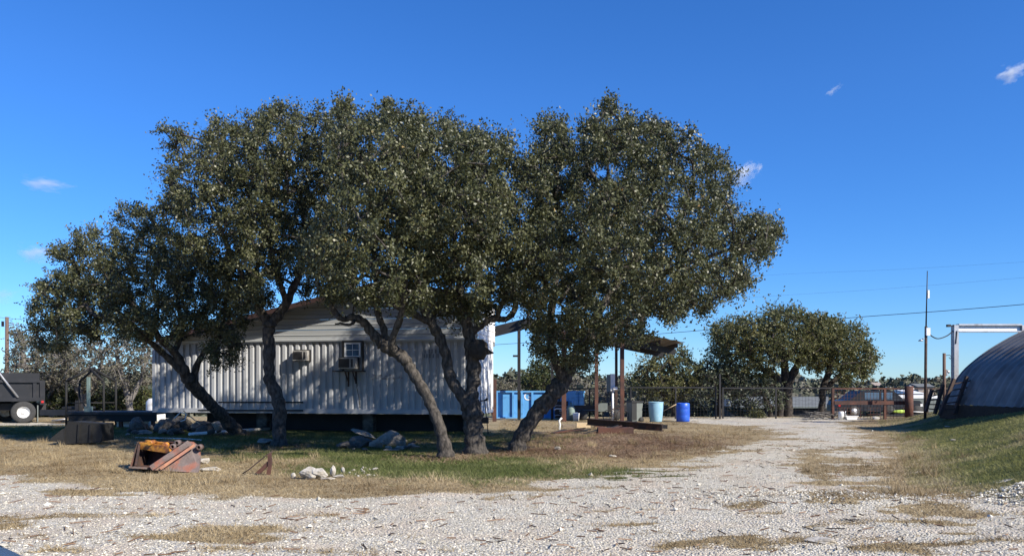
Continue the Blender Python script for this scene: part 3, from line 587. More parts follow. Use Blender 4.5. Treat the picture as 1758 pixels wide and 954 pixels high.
bgtree('lichen covered tree between the peaked frame and the container', 215, 720, 41, [[(225, 728, 0, .18), (222, 690, 0, .15), (215, 660, 0, .13), (205, 630, 0, .1), (200, 600, 0, .1)], [(222, 690, 0, .16), (240, 655, .2, .1), (250, 620, .2, .06)]],
    [(205, 605, 30, 28), (240, 615, 32, 32), (215, 645, 36, 24), (250, 650, 18, 20)], 2.6, 190, 73, leaf='leaf_grey', bark='bark_grey', group=Gl, spr=(10, 7), twig=.016, L=.12, gap=.5, sl=(.3, .8))
for i, (px, w, h, lb) in enumerate(((100, 28, 24, 'low juniper bush right of the truck bed'), (170, 34, 26, 'low juniper bush behind the peaked frame'), (225, 36, 28, 'low juniper bush left of the container'), (20, 30, 36, 'juniper bush behind the truck tailgate'), (140, 30, 44, 'tall juniper bush inside the outline of the peaked frame'), (62, 26, 42, 'tall juniper bush above the truck tailgate'), (255, 16, 22, 'juniper bush touching the container corner'))):
    bgtree(lb, px, 722, 44, [[(px, 730, 0, .1), (px, 705, 0, .07)]], [(px, 690, w, h), (px+w*.5, 700, w*.6, h*.6), (px-w*.5, 700, w*.6, h*.6)], 1.8, int(w*4.2), 80+i, leaf='leaf_cedar', name='juniper_bush', group='junipers on the left')
# understory shrubs along the fence
for i, (px, w, lb) in enumerate(((1110, 40, 'dark shrub behind the black wheeled bin'), (1195, 45, 'dark shrub right of the dark blue barrel'), (1275, 22, 'dark shrub below the grey shingled roof'), (1000, 30, 'dark shrub right of the dumpster'))):
    Yb = 45+i*.6
    bgtree(lb, px, 722, Yb, [[(px, 735, 0, .08), (px, 715, 0, .06)]], [(px, 706, w, 15), (px-w*.4, 700, w*.5, 12), (px+w*.4, 702, w*.5, 12)], 1.3, int(w*1.7), 90+i, leaf='leaf_blue', name='shrub', group='dark shrubs under the trees beyond the fence')
bgtree('small bright green bush at the road edge below the grey roof', 1300, 722, 40.6, [[(1300, 722, 0, .03), (1300, 715, 0, .02)]], [(1300, 715, 10, 5)], .35, 16, 97, leaf='leaf_far', name='shrub', group=None, sep=.12, sl=(.15, .35), L=.1, Wd=.05)

# distant woodland: many leafy mounds on the far slope
def woodland():
    pts = []; n = 2200
    Y = rng.uniform(85, 520, n); x = rng.uniform(-.75, .75, n)*Y
    z = terrain(x, Y); V = []; RN = []
    rr = rng.uniform(1.4, 3.6, n)*(1+Y/600)
    for i in range(n):
        k = 70; d = rng.normal(0, 1, (k, 3)); d /= np.linalg.norm(d, axis=1)[:, None]; d[:, 2] = np.abs(d[:, 2])*rng.uniform(.8, 1.3)
        c = np.array([x[i], Y[i], z[i]+rr[i]*.35])+d*rr[i]*rng.uniform(.55, 1.0, (k, 1))
        a = rng.normal(0, 1, (k, 3)); a /= np.linalg.norm(a, axis=1)[:, None]; b = np.cross(a, rng.normal(0, 1, (k, 3))); b /= np.linalg.norm(b, axis=1)[:, None]
        s = rr[i]*rng.uniform(.10, .22, (k, 1))
        V.append(np.stack([c-a*s, c+b*s, c+a*s, c-b*s], 1)); RN.append(np.clip(rng.normal(rng.random(), .1, k), 0, 1))
    o = npmesh('distant_woodland', np.concatenate(V), 4, 'wood_hazed', np.concatenate(RN)); tag(o, 'far wooded hillside on the horizon', kind='stuff')
woodland()

# ------------------------------------------------------------------ container building
ang = -math.atan2(.19, .982)
C0 = Vector((-1.154, 27.0, .66))
LB, WB, HB = 12.19, 2.44, 2.55
ct = thing('shipping_container', 'white corrugated container with siding and a low gable roof on top, behind the trees', 'container', (C0.x, C0.y, C0.z), ang)
def corr(x0, x1, z0, z1, y0, depth, pitch, along='x'):
    m = MB(); prof = [(0, 0), (.44, 0), (.56, 1), (.88, 1)]
    t = x0; pts = []
    while t < x1:
        for a, b in prof:
            if t+a*pitch <= x1: pts.append((t+a*pitch, y0+b*depth))
        t += pitch
    pts.append((x1, y0))
    vs = []; fs = []
    for a, b in pts:
        for z in (z0, z1): vs.append((a, b, z) if along == 'x' else (b, a, z))
    for i in range(len(pts)-1): fs.append((2*i, 2*i+2, 2*i+3, 2*i+1))
    m.add(vs, fs); return m
# window and air conditioner positions in local x (from px)
def lx(px):
    k = (px-CX)/FP; s = (-1.154-k*27)/(.982+k*.19); return -s
def lz(py, px):
    s = -lx(px); return EYE-(py-HZ)/FP*(27+.19*s)-C0.z
corr(-LB+.1, -.1, .16, HB-.08, .045, .06, .25).build('side_wall', 'container_shaded_white', ct)
m = MB(); m.b2((-LB, .0, 0), (0, .14, .16)); m.build('bottom_rail', 'container_shaded_white', ct)
m = MB(); m.b2((-LB, .0, HB-.08), (0, .1, HB)); m.build('top_rail', 'container_shaded_white', ct)
for x in (-LB, -.12):
    for y in (0.002, WB-.12):
        m = MB(); m.b2((x, y-.003, .001), (x+.12, y+.12, HB-.001)); m.build('corner_post', 'container_shaded_white' if x < -1 else 'container_sunlit_white', ct)
m = MB(); m.b2((-LB+.12, WB-.06, .1), (-.12, WB-.02, HB-.05)); m.build('back_wall', 'container_shaded_white', ct)
m = MB(); m.b2((-LB+.02, .12, .1), (-LB+.06, WB-.12, HB-.05)); m.build('end_wall', 'container_shaded_white', ct)
for y in (.12, 1.22):
    d = corr(y+.005, y+1.095, .12, HB-.12, -.03, .03, .27, 'y').build('end_door', 'container_sunlit_white', ct)
    for k in (.3, .75):
        MB().tube([(.0, y+k, .1), (.0, y+k, HB-.1)], .017, 8).build('lock_bar', 'steel', d)
for za_, zb_ in ((0, .12), (HB-.12, HB)):
    m = MB(); m.b2((-.1, .12, za_), (0, WB-.12, zb_)); m.build('door_sill', 'container_sunlit_white', ct)
m = MB(); m.b2((-LB+.1, .1, .02), (-.1, WB-.06, .1)); m.build('floor_deck', 'black_metal', ct)
m = MB(); m.b2((-LB+.1, .1, HB-.07), (-.1, WB-.06, HB-.03)); m.build('container_roof', 'container_shaded_white', ct)
# upper gable wall of horizontal ribbed panels
xr, zr = -3.0, 4.4; xl, zl = -11.3, 2.62; xe, ze = 0.0, 3.85
def topz(x): return zl+(zr-zl)*(x-xl)/(xr-xl) if x < xr else zr+(ze-zr)*(x-xr)/(xe-xr)
def strip(z0, z1):
    m = MB(); prof = [(0, 0), (.08, -.02), (.16, 0), (.45, 0), (.50, -.022), (.56, 0), (.92, 0), (1, -.006)]
    # x-range at height z
    def xr_at(z):
        a = xl+(z-zl)/(zr-zl)*(xr-xl) if z > zl else xl
        b = xe if z <= ze else xr+(zr-z)/(zr-ze)*(xe-xr)
        return a, b
    vs = []; fs = []
    for t, y in prof:
        z = z0+(z1-z0)*t; a, b = xr_at(min(z, zr-.01)); vs += [(a, y, z), (b, y, z)]
    for i in range(len(prof)-1): fs.append((2*i, 2*i+1, 2*i+3, 2*i+2))
    m.add(vs, fs)
    return m
z = HB+.004
while z < zr-.05:
    z1 = min(z+.36, zr-.02); o = strip(z, z1-.004).build('siding_panel', 'siding', ct); o.location = (0, .03, 0); z = z1
m = MB(); m.b2((-LB, -.035, HB-.03), (0, .0, HB+.03)); m.build('flashing', 'siding', ct)
# right end upper wall
z = HB+.004
while z < ze-.02:
    z1 = min(z+.36, ze); m = MB(); prof = [(0, 0), (.08, .02), (.16, 0), (.45, 0), (.5, .022), (.56, 0), (1, .004)]
    vs = []; fs = []
    for t, xx in prof: vs += [(xx, .03, z+(z1-.004-z)*t), (xx, WB+.3, z+(z1-.004-z)*t)]
    for i in range(len(prof)-1): fs.append((2*i, 2*i+1, 2*i+3, 2*i+2))
    m.add(vs, fs); m.build('end_siding_panel', 'container_sunlit_white', ct); z = z1
m = MB(); m.b2((-.5, WB+.28, 2.4), (0, WB+.3, ze)); m.build('back_siding', 'siding', ct)
# roof
def slab(xa, za, xb, zb, y0, y1, t, up=0): 
    m = MB(); m.prism([(xa, y0, za+up), (xb, y0, zb+up), (xb, y0, zb+up+t), (xa, y0, za+up+t)], (0, y1-y0, 0)); return m
slab(xl-.35, zl-.10, xr, zr, -.55, WB+.6, .05, .06).build('roof', 'roof_tin', ct)
slab(xr+.002, zr, xe+.12, ze-.03, -.55, WB+.6, .05, .06).build('roof', 'roof_tin', ct)
slab(xl-.35, zl-.10, xr, zr, -.59, -.552, .16, -.03).build('fascia', 'fascia', ct)
slab(xr+.002, zr, xe+.12, ze-.03, -.59, -.552, .16, -.03).build('fascia', 'fascia', ct)
for i in range(5):
    f = .04+i*.235; xa = xl+(xr-xl)*f; za = zl+(zr-zl)*f
    m = MB(); m.b2((xa, -.54, za-.09), (xa+.06, WB+.5, za+.02)); m.build('purlin', 'soffit', ct)
# air conditioners, window
def ac(px0, px1, py0, py1, proud):
    x0, x1 = lx(px0), lx(px1); z1, z0 = lz(py0, px0), lz(py1, px0)
    m = MB(); m.b2((x0, -proud, z0), (x1, .05, z1)); a = m.build('air_conditioner', 'ac_beige', ct)
    m = MB(); w = x1-x0; m.b2((x0+.03, -proud-.012, z0+.04), (x0+w*.68, -proud-.002, z1-.04)); m.build('grille', 'grille_dark', a)
    m = MB()
    for k in range(6): m.b2((x0+.04, -proud-.02, z0+.05+k*(z1-z0-.12)/6), (x0+w*.66, -proud-.0125, z0+.062+k*(z1-z0-.12)/6))
    m.build('louvre', 'black_metal', a)
    m = MB(); m.b2((x0+w*.78, -proud-.008, z0+.05), (x0+w*.9, -proud-.002, z1-.05)); m.build('control_panel', 'grille_dark', a)
    m = MB(); m.b2((x0-.03, -.06, z0-.03), (x0-.002, .045, z1+.03)); m.b2((x1+.002, -.06, z0-.03), (x1+.03, .045, z1+.03)); m.b2((x0-.03, -.06, z1+.002), (x1+.03, .045, z1+.035)); m.build('wall_sleeve', 'black_metal', a)
ac(508, 532, 602, 619, .26)
ac(587, 615, 614, 633, .34)
x0, x1 = lx(590), lx(622); z0, z1 = lz(636, 600), lz(587, 600)
m = MB(); fr = .05
m.b2((x0-fr, -.03, z0), (x0, .05, z1)); m.b2((x1, -.05, z0), (x1+fr, .05, z1)); m.b2((x0-fr, -.045, z1), (x1+fr, .05, z1+fr)); win = m.build('window_frame', 'black_metal', ct)
zs = lz(613, 600); m = MB(); xs_ = x0+(x1-x0)*.04; xe_ = x1-.06
m.b2((xs_, -.02, zs), (xe_, .04, zs+.05)); m.b2((xs_, -.02, z1-.07), (xe_, .04, z1-.01)); m.b2((xs_, -.018, zs+.05), (xs_+.06, .04, z1-.07)); m.b2((xe_-.06, -.018, zs+.05), (xe_, .04, z1-.07)); m.build('sash', 'white_paint', win)
m = MB(); xm = (xs_+xe_)/2; zm = (zs+z1)/2-.01; m.b2((xm-.008, -.014, zs+.05), (xm+.008, -.002, z1-.07)); m.b2((xs_+.06, -.015, zm-.008), (xe_-.06, -.003, zm+.008)); m.build('muntin', 'white_paint', win)
m = MB(); m.b2((xs_+.05, -.002, zs+.045), (xe_-.05, .004, z1-.065)); m.build('pane', 'glass', win)
m = MB(); m.b2((lx(578), -.36, lz(636, 600)-.04), (lx(627), .04, lz(636, 600))); m.build('shelf', 'black_metal', ct)
for px, l in ((598, .55), (611, .45)):
    m = MB(); m.b2((lx(px)-.02, -.02, lz(636, px)-l), (lx(px)+.02, .03, lz(636, px)-.04)); m.beam((lx(px), -.3, lz(636, px)-.05), (lx(px), .0, lz(636, px)-.4), .03, .03); m.build('bracket', 'rust_dark', ct)
m = MB(); m.tube([(lx(612), -.01, lz(640, 612)), (lx(613), -.01, lz(665, 612)), (lx(616), -.01, lz(680, 616)), (lx(618), -.01, lz(700, 618))], .012, 6); m.build('cable', 'black_metal', ct)
m = MB()
for k in range(26):
    a = random.uniform(lx(635), lx(690)); w = random.uniform(.03, .16); h = random.uniform(.02, .05); zz = lz(648, 660)+random.uniform(-.08, .08); m.b2((a, .0435-.004*(k % 3), zz), (a+w, .0445, zz+h))
m.build('rust_stain', 'stain', ct)['kind'] = 'stuff'
m = MB()
for row, (y_, xsr) in enumerate(((602, (728, 735, 740, 746, 753)), (610, (727, 731, 736, 742, 750)))):
    for px in xsr: m.b2((lx(px), .036+.001*row, lz(y_, px)-.08), (lx(px)+.05, .0435, lz(y_, px)+.06))
m.build('stencil_mark', 'stencil', ct)['kind'] = 'stuff'
# ladder hooked along the wall
lad = thing('wall_ladder', 'long dark ladder hung flat along the foot of the container wall', 'ladder', (C0.x, C0.y, C0.z), ang)
xa, xb = lx(378), lx(523)
m = MB(); m.beam((xa, -.12, lz(690, 380)), (xb, -.12, lz(690, 520)), .03, .06); m.build('rail', 'black_metal', lad)
m = MB(); m.beam((xa-.8, -.13, lz(704, 380)), (xb, -.13, lz(704, 520)), .03, .06); m.build('rail', 'black_metal', lad)
for k in range(10):
    xk = xa+(xb-xa)*(k+.5)/10; m = MB(); m.beam((xk, -.125, lz(703, 450)), (xk, -.125, lz(691, 450)), .02, .03); m.build('rung', 'steel', lad)
# piers under the container
for i, (xp, lb) in enumerate(((-12.0, 'block pier under the left end of the container'), (-8.3, 'block pier beneath the container, behind the second oak trunk'), (-4.2, 'block pier beneath the middle of the container'), (-.5, 'block pier under the right end of the container'))):
    t = thing('block_pier', lb, 'pier', C0+Matrix.Rotation(ang, 3, 'Z')@Vector((xp, 1.0, 0))-Vector((0, 0, C0.z-tz(C0.x, C0.y))), ang, 'concrete block piers under the container')
    for k in range(3):
        m = MB(); m.b2((-.2, -.2, -.05+k*.232), (.2, .2, -.05+k*.232+.222)); m.build('block', 'rock_dark', t)
# dark slab added below the container, standing for the shade there
t = thing('shade_slab', 'dark slab added under the container to look like shade', 'slab', (-6.5, 29.3, tz(-6.5, 29.3)), ang)
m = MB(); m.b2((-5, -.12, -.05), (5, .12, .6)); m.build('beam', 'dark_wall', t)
# burl on fourth trunk: hanging dark pot-shaped growth
p = P(822, 600, Yt[3]-.25); m = MB()
m.lathe((0, 0, 0), [(0.001, -.24), (.12, -.22), (.2, -.1), (.23, .03), (.19, .15), (.1, .22), (.001, .24)], 14)
m.tube([(.12, 0, -.03), (.26, 0, -.06), (.33, 0, -.07)], [.1, .05, .02], 8)
for i, v in enumerate(m.v): m.v[i] = tuple(Vector(v)*(1+random.uniform(-.06, .06)))
o = m.build('hanging_pot', 'burl_shade_dark', None, (0, 0, 0)); o.location = p; tag(o, 'dark rounded lump with a spout fixed to the fork of the fourth oak', 'pot')

# ------------------------------------------------------------------ rocks
import bmesh
def rock(label, px, py, w, h, mat='rock', group=None, d=None, seed=0, name='rock', sink=.15, Y=None, tilt=0):
    rg = random.Random(seed); bm = bmesh.new(); bmesh.ops.create_icosphere(bm, subdivisions=(4 if w > 15 else 2), radius=1)
    offs = [Vector((rg.uniform(-1, 1), rg.uniform(-1, 1), rg.uniform(-1, 1))).normalized() for _ in range(16)]; lv = [rg.uniform(.5, .82) for _ in offs]
    nn = np.array([v.co.normalized()[:] for v in bm.verts]); dp = nn@np.array([o_[:] for o_ in offs]).T
    rr = np.minimum(1, np.where(dp > 0, np.array(lv)[None]/np.maximum(dp, .05), 9).min(1))+.20*(fbm(nn[:, 0]*2.6+seed, nn[:, 1]*2.6+nn[:, 2]*3.7, 4)-.5)
    for v, q_ in zip(bm.verts, nn*rr[:, None]): v.co = q_
    pt = onground(px, py) if Y is None else gp(px, Y); sc = pt.y/FP
    W_ = w*sc/2*1.3; H_ = h*sc/2*1.1; D_ = (d or w*.7)*sc/2*1.2
    rot = Matrix.Rotation(tilt, 3, 'Y')
    for v in bm.verts: v.co = rot@Vector((v.co.x*W_, v.co.y*D_, v.co.z*H_))
    me = bpy.data.meshes.new(name); bm.to_mesh(me); bm.free(); me.materials.append(MATS[mat])
    o = bpy.data.objects.new(name, me); COL.objects.link(o); o.location = pt+Vector((0, 0, H_*(1-sink*2))); o.rotation_euler = (0, 0, rg.uniform(-.3, .3))
    return tag(o, label, 'rock', group)
rk = [  # left pile
 ('large rounded boulder at the left end of the pile before the container', 236, 743, 40, 34, 'rock_dark'), ('pale flat rock at the foot of the rounded left boulder', 246, 746, 34, 12, 'rock'),
 ('dark jagged boulder beside the rounded left boulder', 285, 742, 46, 30, 'rock_dark'), ('upright dark boulder under the scrap frame', 315, 740, 40, 36, 'rock_dark'),
 ('low dark rock in the middle of the left pile', 300, 746, 50, 16, 'rock_dark'), ('dark boulder left of the leaning oak trunk', 350, 741, 44, 30, 'rock_dark'), ('speckled boulder at the foot of the leaning oak trunk', 378, 742, 34, 30, 'rock'),
 ('small rock at the far left of the pile', 222, 742, 14, 12, 'rock_dark')]
for i, r in enumerate(rk): rock(r[0], r[1], r[2], r[3]*.8, r[4]*.86, r[5], 'boulders piled before the container', seed=i+1)
for i in range(26):
    a = 222+i*6.4+random.uniform(-4, 4); w_ = random.uniform(8, 20)
    rock('broken dark rock in the rubble before the container' if i % 3 else 'broken pale rock in the rubble before the container', a, random.uniform(735, 748), w_, w_*random.uniform(.4, .9), 'rock_dark' if i % 3 else 'rock', 'rubble before the container', seed=100+i, name='rubble_rock', tilt=random.uniform(-.5, .5))
rk = [('long flat slab tilted on the middle rock heap', 624, 757, 54, 12, 'rock', .35, .5), ('big speckled boulder right of the middle rock heap', 672, 764, 56, 32, 'rock', .12, 0),
 ('squat dark rock under the tilted slab', 620, 768, 44, 26, 'rock_dark', 0, 0), ('pale angular rock between slab and big boulder', 647, 768, 32, 20, 'rock', -.2, 0), ('dark low rock left of the middle heap', 596, 770, 36, 16, 'rock_dark', 0, 0),
 ('flat pale stone right of the big speckled boulder', 700, 769, 40, 7, 'rock', 0, 0), ('thin flat stone in front of the big boulder', 676, 774, 34, 6, 'rock', 0, 0)]
for i, r in enumerate(rk):
    o = rock(r[0], r[1], r[2], r[3]*.84, r[4]*.9, r[5], 'rocks heaped under the middle oaks', seed=20+i, tilt=r[6])
    if i == 0: o.location.z += .14
for i in range(26):
    a = 590+i*4.8+random.uniform(-4, 4); w_ = random.uniform(7, 18)
    rock('small broken grey rock strewn round the middle rock heap' if i % 2 else 'small broken pale rock strewn round the middle rock heap', a, random.uniform(757, 777), w_, w_*random.uniform(.3, .8), 'rock_dark' if i % 2 else 'rock', 'broken rocks round the middle heap', seed=140+i, name='rubble_rock', tilt=random.uniform(-.6, .6))
rk = [('rounded grey-white rock in the sunny front row, left of the pair', 529, 822, 30, 24), ('rounded grey-white rock in the sunny front row, right of the pair', 550, 822, 30, 22), ('pointed white rock standing in the front row', 572, 818, 12, 22),
 ('small white rock at the left end of the front row', 503, 821, 8, 14), ('flat pale stone right of the pointed white rock', 583, 820, 20, 7), ('small pointed white stone at the right of the front row', 589, 812, 8, 12), ('flat stone before the pointed white rock', 562, 823, 26, 5)]
for i, r in enumerate(rk): rock(r[0], r[1], r[2], r[3], r[4], 'rock_white', 'pale rocks in the front row', seed=40+i)
for i in range(16):
    a = random.uniform(600, 648); rock(('small pale stone in the scatter right of the front row' if i % 2 else 'tiny pale stone in the scatter right of the front row'), a, random.uniform(803, 822), random.uniform(4, 8)*(1 if i % 2 else .6), random.uniform(3, 6)*(1 if i % 2 else .6), 'rock_white', 'small stones scattered right of the front row', seed=60+i, name='stone')
rock('concrete chunk lying right of the rusty bucket', 362, 808, 36, 10, 'rock_white', None, seed=80, name='concrete_chunk')
rock('pale stone close behind the rusty bucket', 350, 797, 18, 14, 'rock_white', None, seed=81)
rock('mossy stone left of the second oak trunk', 455, 762, 30, 14, 'rock', None, seed=82)
rock('flat cream slab half buried in the front gravel', 1412, 930, 56, 9, 'rock_white', None, seed=83, name='rock')
rock('small pale stone left on the brown litter', 957, 772, 14, 7, 'rock', None, seed=84); rock('flat white stone on the brown litter', 1052, 784, 14, 5, 'rock_white', None, seed=85)
rock('white stone high on the grassy bank', 1626, 735, 8, 4, 'rock_white', None, seed=86); rock('white stone in the middle of the grassy bank', 1636, 757, 8, 4, 'rock_white', None, seed=87)
rock('square grey block at the road end by the gate', 1504, 721, 15, 9, 'concrete', None, seed=88, name='concrete_block')

# ------------------------------------------------------------------ excavator bucket
Yb = 15.2; base = onground(285, 808)
bk = thing('excavator_bucket', 'rusty excavator bucket with an orange lip bar in the dry grass', 'bucket', base)
def bp_(px, py, Y): return P(px, py, Y)-base
Rr = [bp_(258, 806, 14.75), bp_(340, 811, 14.95), bp_(343, 786, 15.1), bp_(341, 766, 15.2), bp_(330, 758, 15.15), bp_(320, 757, 15.1)]
Ll = [bp_(225, 804, 15.1), bp_(254, 798, 15.95), bp_(256, 775, 16.1), bp_(252, 762, 16.1), bp_(245, 757, 15.9), bp_(239, 757, 15.75)]
m = MB(); m.prism(Rr, (.01, .035, 0)); m.build('side_plate', 'rust_bucket', bk)
m = MB(); m.prism(Ll, (-.02, -.03, 0)); m.build('side_plate', 'rust_dark', bk)
m = MB()
for i in range(0, 4):
    a, b, c, d = Rr[i], Rr[i+1], Ll[i+1], Ll[i]; nrm = (b-a).cross(d-a).normalized()*.02; a, b, c, d = [q_+Vector((0, .018, 0)) for q_ in (a, b, c, d)]
    m.add([a, b, c, d, a+nrm, b+nrm, c+nrm, d+nrm], [(0, 1, 2, 3), (7, 6, 5, 4), (0, 4, 5, 1), (1, 5, 6, 2), (2, 6, 7, 3), (3, 7, 4, 0)])
m.build('shell', 'rust', bk)
m = MB(); q0 = bp_(259, 803, 14.72); q1 = bp_(325, 759, 15.05); m.beam(q0, q1, .05, .10, up=(0, 0, 1)); m.build('cutting_edge', 'rust_bucket', bk)
m = MB(); m.beam(bp_(275, 804, 14.70), bp_(334, 763, 15.0), .04, .05); m.build('wear_strip', 'rust_edge', bk)
m = MB(); m.beam(bp_(233, 800, 15.05), bp_(240, 760, 15.7), .04, .05); m.build('cutting_edge', 'rust_dark', bk)
m = MB(); m.beam(bp_(240, 764, 15.68), bp_(293, 772, 15.35), .06, .13); m.build('lip_bar', 'orange_paint', bk)
m = MB(); m.beam(bp_(252, 758, 15.75), bp_(285, 763, 15.5), .08, .07); m.build('hitch_bar', 'orange_paint', bk)
for (a, b, r) in ((257, 760, .045), (283, 764, .05)):
    m = MB(); m.tube([bp_(a-1, b, 15.4), bp_(a+8, b-2, 15.6)], r, 12); m.build('pin_boss', 'orange_paint', bk)
for (a, b, Yq) in ((305.5, 759.5, 15.05), (298, 766, 15.0), (343, 767, 15.1)):
    m = MB(); c = bp_(a, b, Yq); m.lathe(c, [(.030, -.06), (.056, -.06), (.056, .06), (.030, .06), (.030, -.06)], 16, 'y'); m.build('pin_eye', 'rust_bucket', bk)
    m = MB(); m.lathe(c, [(.0305, .03), (.001, .031)], 12, 'y'); m.build('pin_hole', 'rust_dark', bk)
for k in range(4):
    f = (k+.5)/4; a = Rr[0].lerp(Ll[0], f); d = (Rr[0]-Rr[1]).normalized(); m = MB(); m.prism([a+Vector((-.04, .02, .0)), a+Vector((.04, .02, 0)), a+Vector((-.03, -.12, .03))], (0, 0, .035)); m.build('tooth', 'rust_bucket', bk)
# bracket scrap
b0 = onground(455, 815); t = thing('scrap_bracket', 'rusty triangular scrap bracket with a long rod, right of the bucket', 'scrap', b0)
sc = b0.y/FP
def sp(px, py, dy=0): return Vector(((px-455)*sc, dy, (815-py)*sc))
m = MB(); m.prism([sp(456, 817), sp(463, 817), sp(466, 795), sp(465, 777), sp(459, 779), sp(460, 798)], (0, .05, 0)); m.build('upright', 'rust', t)
m = MB(); m.prism([sp(437, 812, .02), sp(446, 813, .02), sp(461, 797, .02), sp(458, 792, .02)], (0, .06, 0)); m.build('strut', 'rust', t)
m = MB(); m.tube([sp(418, 812, -.05), sp(430, 804, -.04), sp(457, 781, .0), sp(468, 774, .02)], .012, 6); m.build('rod', 'rust_dark', t)

# ------------------------------------------------------------------ pvc pipes on the left
def pipe(label, pts, r, mat='white_plastic', name='plastic_pipe', cat='pipe'):
    ps = [onground(a, b)+Vector((0, 0, r)) for a, b in pts]; m = MB(); m.tube(ps, r, 10); o = m.build(name, mat, None, ps[0]); tag(o, label, cat); return o
pipe('long white pipe lying by the left boulders', [(325, 748), (395, 742.5), (462, 738)], .055)
pipe('thin pale pipe lying flat in the grass behind the bucket', [(232, 752), (310, 753.5), (345, 756)], .02)
# dark scrap bucket on the left
Y_ = 22.0; b0 = gp(135, Y_); t = thing('loader_bucket', 'black loader bucket dumped in the grass under the peaked frame', 'bucket', b0); sc = Y_/FP
def sp2(px, py, dy=0): return Vector(((px-135)*sc, dy, (763-py)*sc))
m = MB(); m.prism([sp2(112, 762), sp2(172, 758), sp2(176, 750), sp2(172, 726), sp2(118, 722), sp2(110, 735)], (0, .05, 0)); m.build('front_plate', 'shaded_black', t)
m = MB(); m.prism([sp2(88, 753, -.1), sp2(112, 762, -.05), sp2(112, 735, -.02), sp2(108, 735, -.02)], (.02, .5, 0)); m.build('blade', 'shaded_black', t)
m = MB(); m.prism([sp2(118, 760, .05), sp2(172, 757, .05), sp2(172, 727, .05), sp2(118, 723, .05)], (0, .7, 0)); m.build('body', 'shaded_black', t)
for px in (135, 155): m = MB(); m.beam(sp2(px, 759, -.02), sp2(px+2, 726, -.02), .05, .05); m.build('rib', 'shaded_black', t)
# peaked frame
Y_ = 32.5; b0 = gp(148, Y_); t = thing('peaked_frame', 'dark open frame stand with a peaked top, right of the dump truck', 'frame', b0)
h = (727-650)/FP*Y_; w = 60/FP*Y_/2; pk = (727-628)/FP*Y_; dpt = 1.0
for xx in (-w-.1, w):
    for yy in (0, dpt):
        m = MB(); m.tube([(xx, yy, 0), (xx, yy, h)], .045, 8); m.build('post', 'shaded_black', t)
for yy in (0, dpt):
    for xx in (-w-.1, w): m = MB(); m.tube([(xx, yy, h), (0, yy*.3+.3, pk)], .05, 8); m.build('rafter', 'shaded_black', t)
for zz in (h*.52,):
    m = MB(); m.tube([(-w-.1, 0, zz), (w, 0, zz)], .025, 6); m.build('rail', 'shaded_black', t)
    m = MB(); m.tube([(-w-.1, dpt, zz), (w, dpt, zz)], .025, 6); m.build('rail', 'shaded_black', t)
m = MB(); m.tube([(0, .25, pk-.03), (0, .65, pk+.05)], .06, 8); m.build('ridge_cap', 'shaded_black', t)
b0 = gp(152, 31.5); t = thing('jack_post', 'grey-green upright post with a box and hose inside the peaked frame', 'post', b0)
m = MB(); m.b2((-.05, -.05, 0), (.05, .05, 2.0)); m.build('post', 'green_metal', t); m = MB(); m.b2((-.12, -.1, .45), (.12, .1, .85)); m.build('box', 'green_metal', t)
m = MB(); m.tube([(-.1, 0, .8), (-.22, 0, 1.0), (-.2, 0, 1.25), (-.05, 0, 1.3)], .015, 6); m.build('hose', 'black_metal', t); m = MB(); m.beam((0, 0, .1), (-.5, -.2, -.02), .05, .05); m.build('foot_strut', 'steel', t)
# long dark flatbed
t = thing('flatbed_trailer', 'long low black flatbed running from the peaked frame to the container', 'trailer', gp(200, 31.3))
m = MB(); m.b2((-1.9, -.1, .52), (1.6, 1.9, .62)); m.build('deck', 'black_metal', t); m = MB(); m.b2((-1.85, -.05, .25), (1.55, .06, .515)); m.build('side_beam', 'dark_wall', t)
for xx in (-1.5, .05, 1.3): m = MB(); m.b2((xx, .07, -.05), (xx+.12, .2, .5)); m.build('leg', 'rust', t)
for i, (px, w_, lb) in enumerate(((212, .55, 'white block under the flatbed, left one'), (247, .4, 'white block under the flatbed, nearest the container'))):
    m = MB(); m.b2((-w_/2, 0, -.05), (w_/2, .3, .33)); o = m.build('white_block', 'white_paint', None); o.location = gp(px, 31.9); tag(o, lb, 'block', 'white blocks under the flatbed')
m = MB(); m.lathe((0, 0, 0), [(.001, 0), (.5, 0), (.52, .1), (.52, .9), (.4, 1.05), (.001, 1.08)], 18); o = m.build('water_tank', 'white_plastic', None); o.location = gp(272, 36.5); tag(o, 'white tank peeping out left of the container', 'tank')
# scrap tangle on left rocks
t = thing('tangled_scrap', 'tangled scrap rods and a plank on the left boulder pile', 'scrap', gp(315, 26.7))
m = MB(); m.tube([(-.3, 0, .55), (-.1, 0, .75), (.1, 0, .7), (.05, 0, .5), (-.1, 0, .45)], .02, 6); m.build('bent_rod', 'white_paint', t)
m = MB(); m.beam((.0, 0, .8), (.5, .1, .35), .08, .02); m.build('plank', 'wood_pale', t); m = MB(); m.beam((-.5, .1, .2), (.1, .0, .6), .03, .03); m.build('bar', 'rust_dark', t)

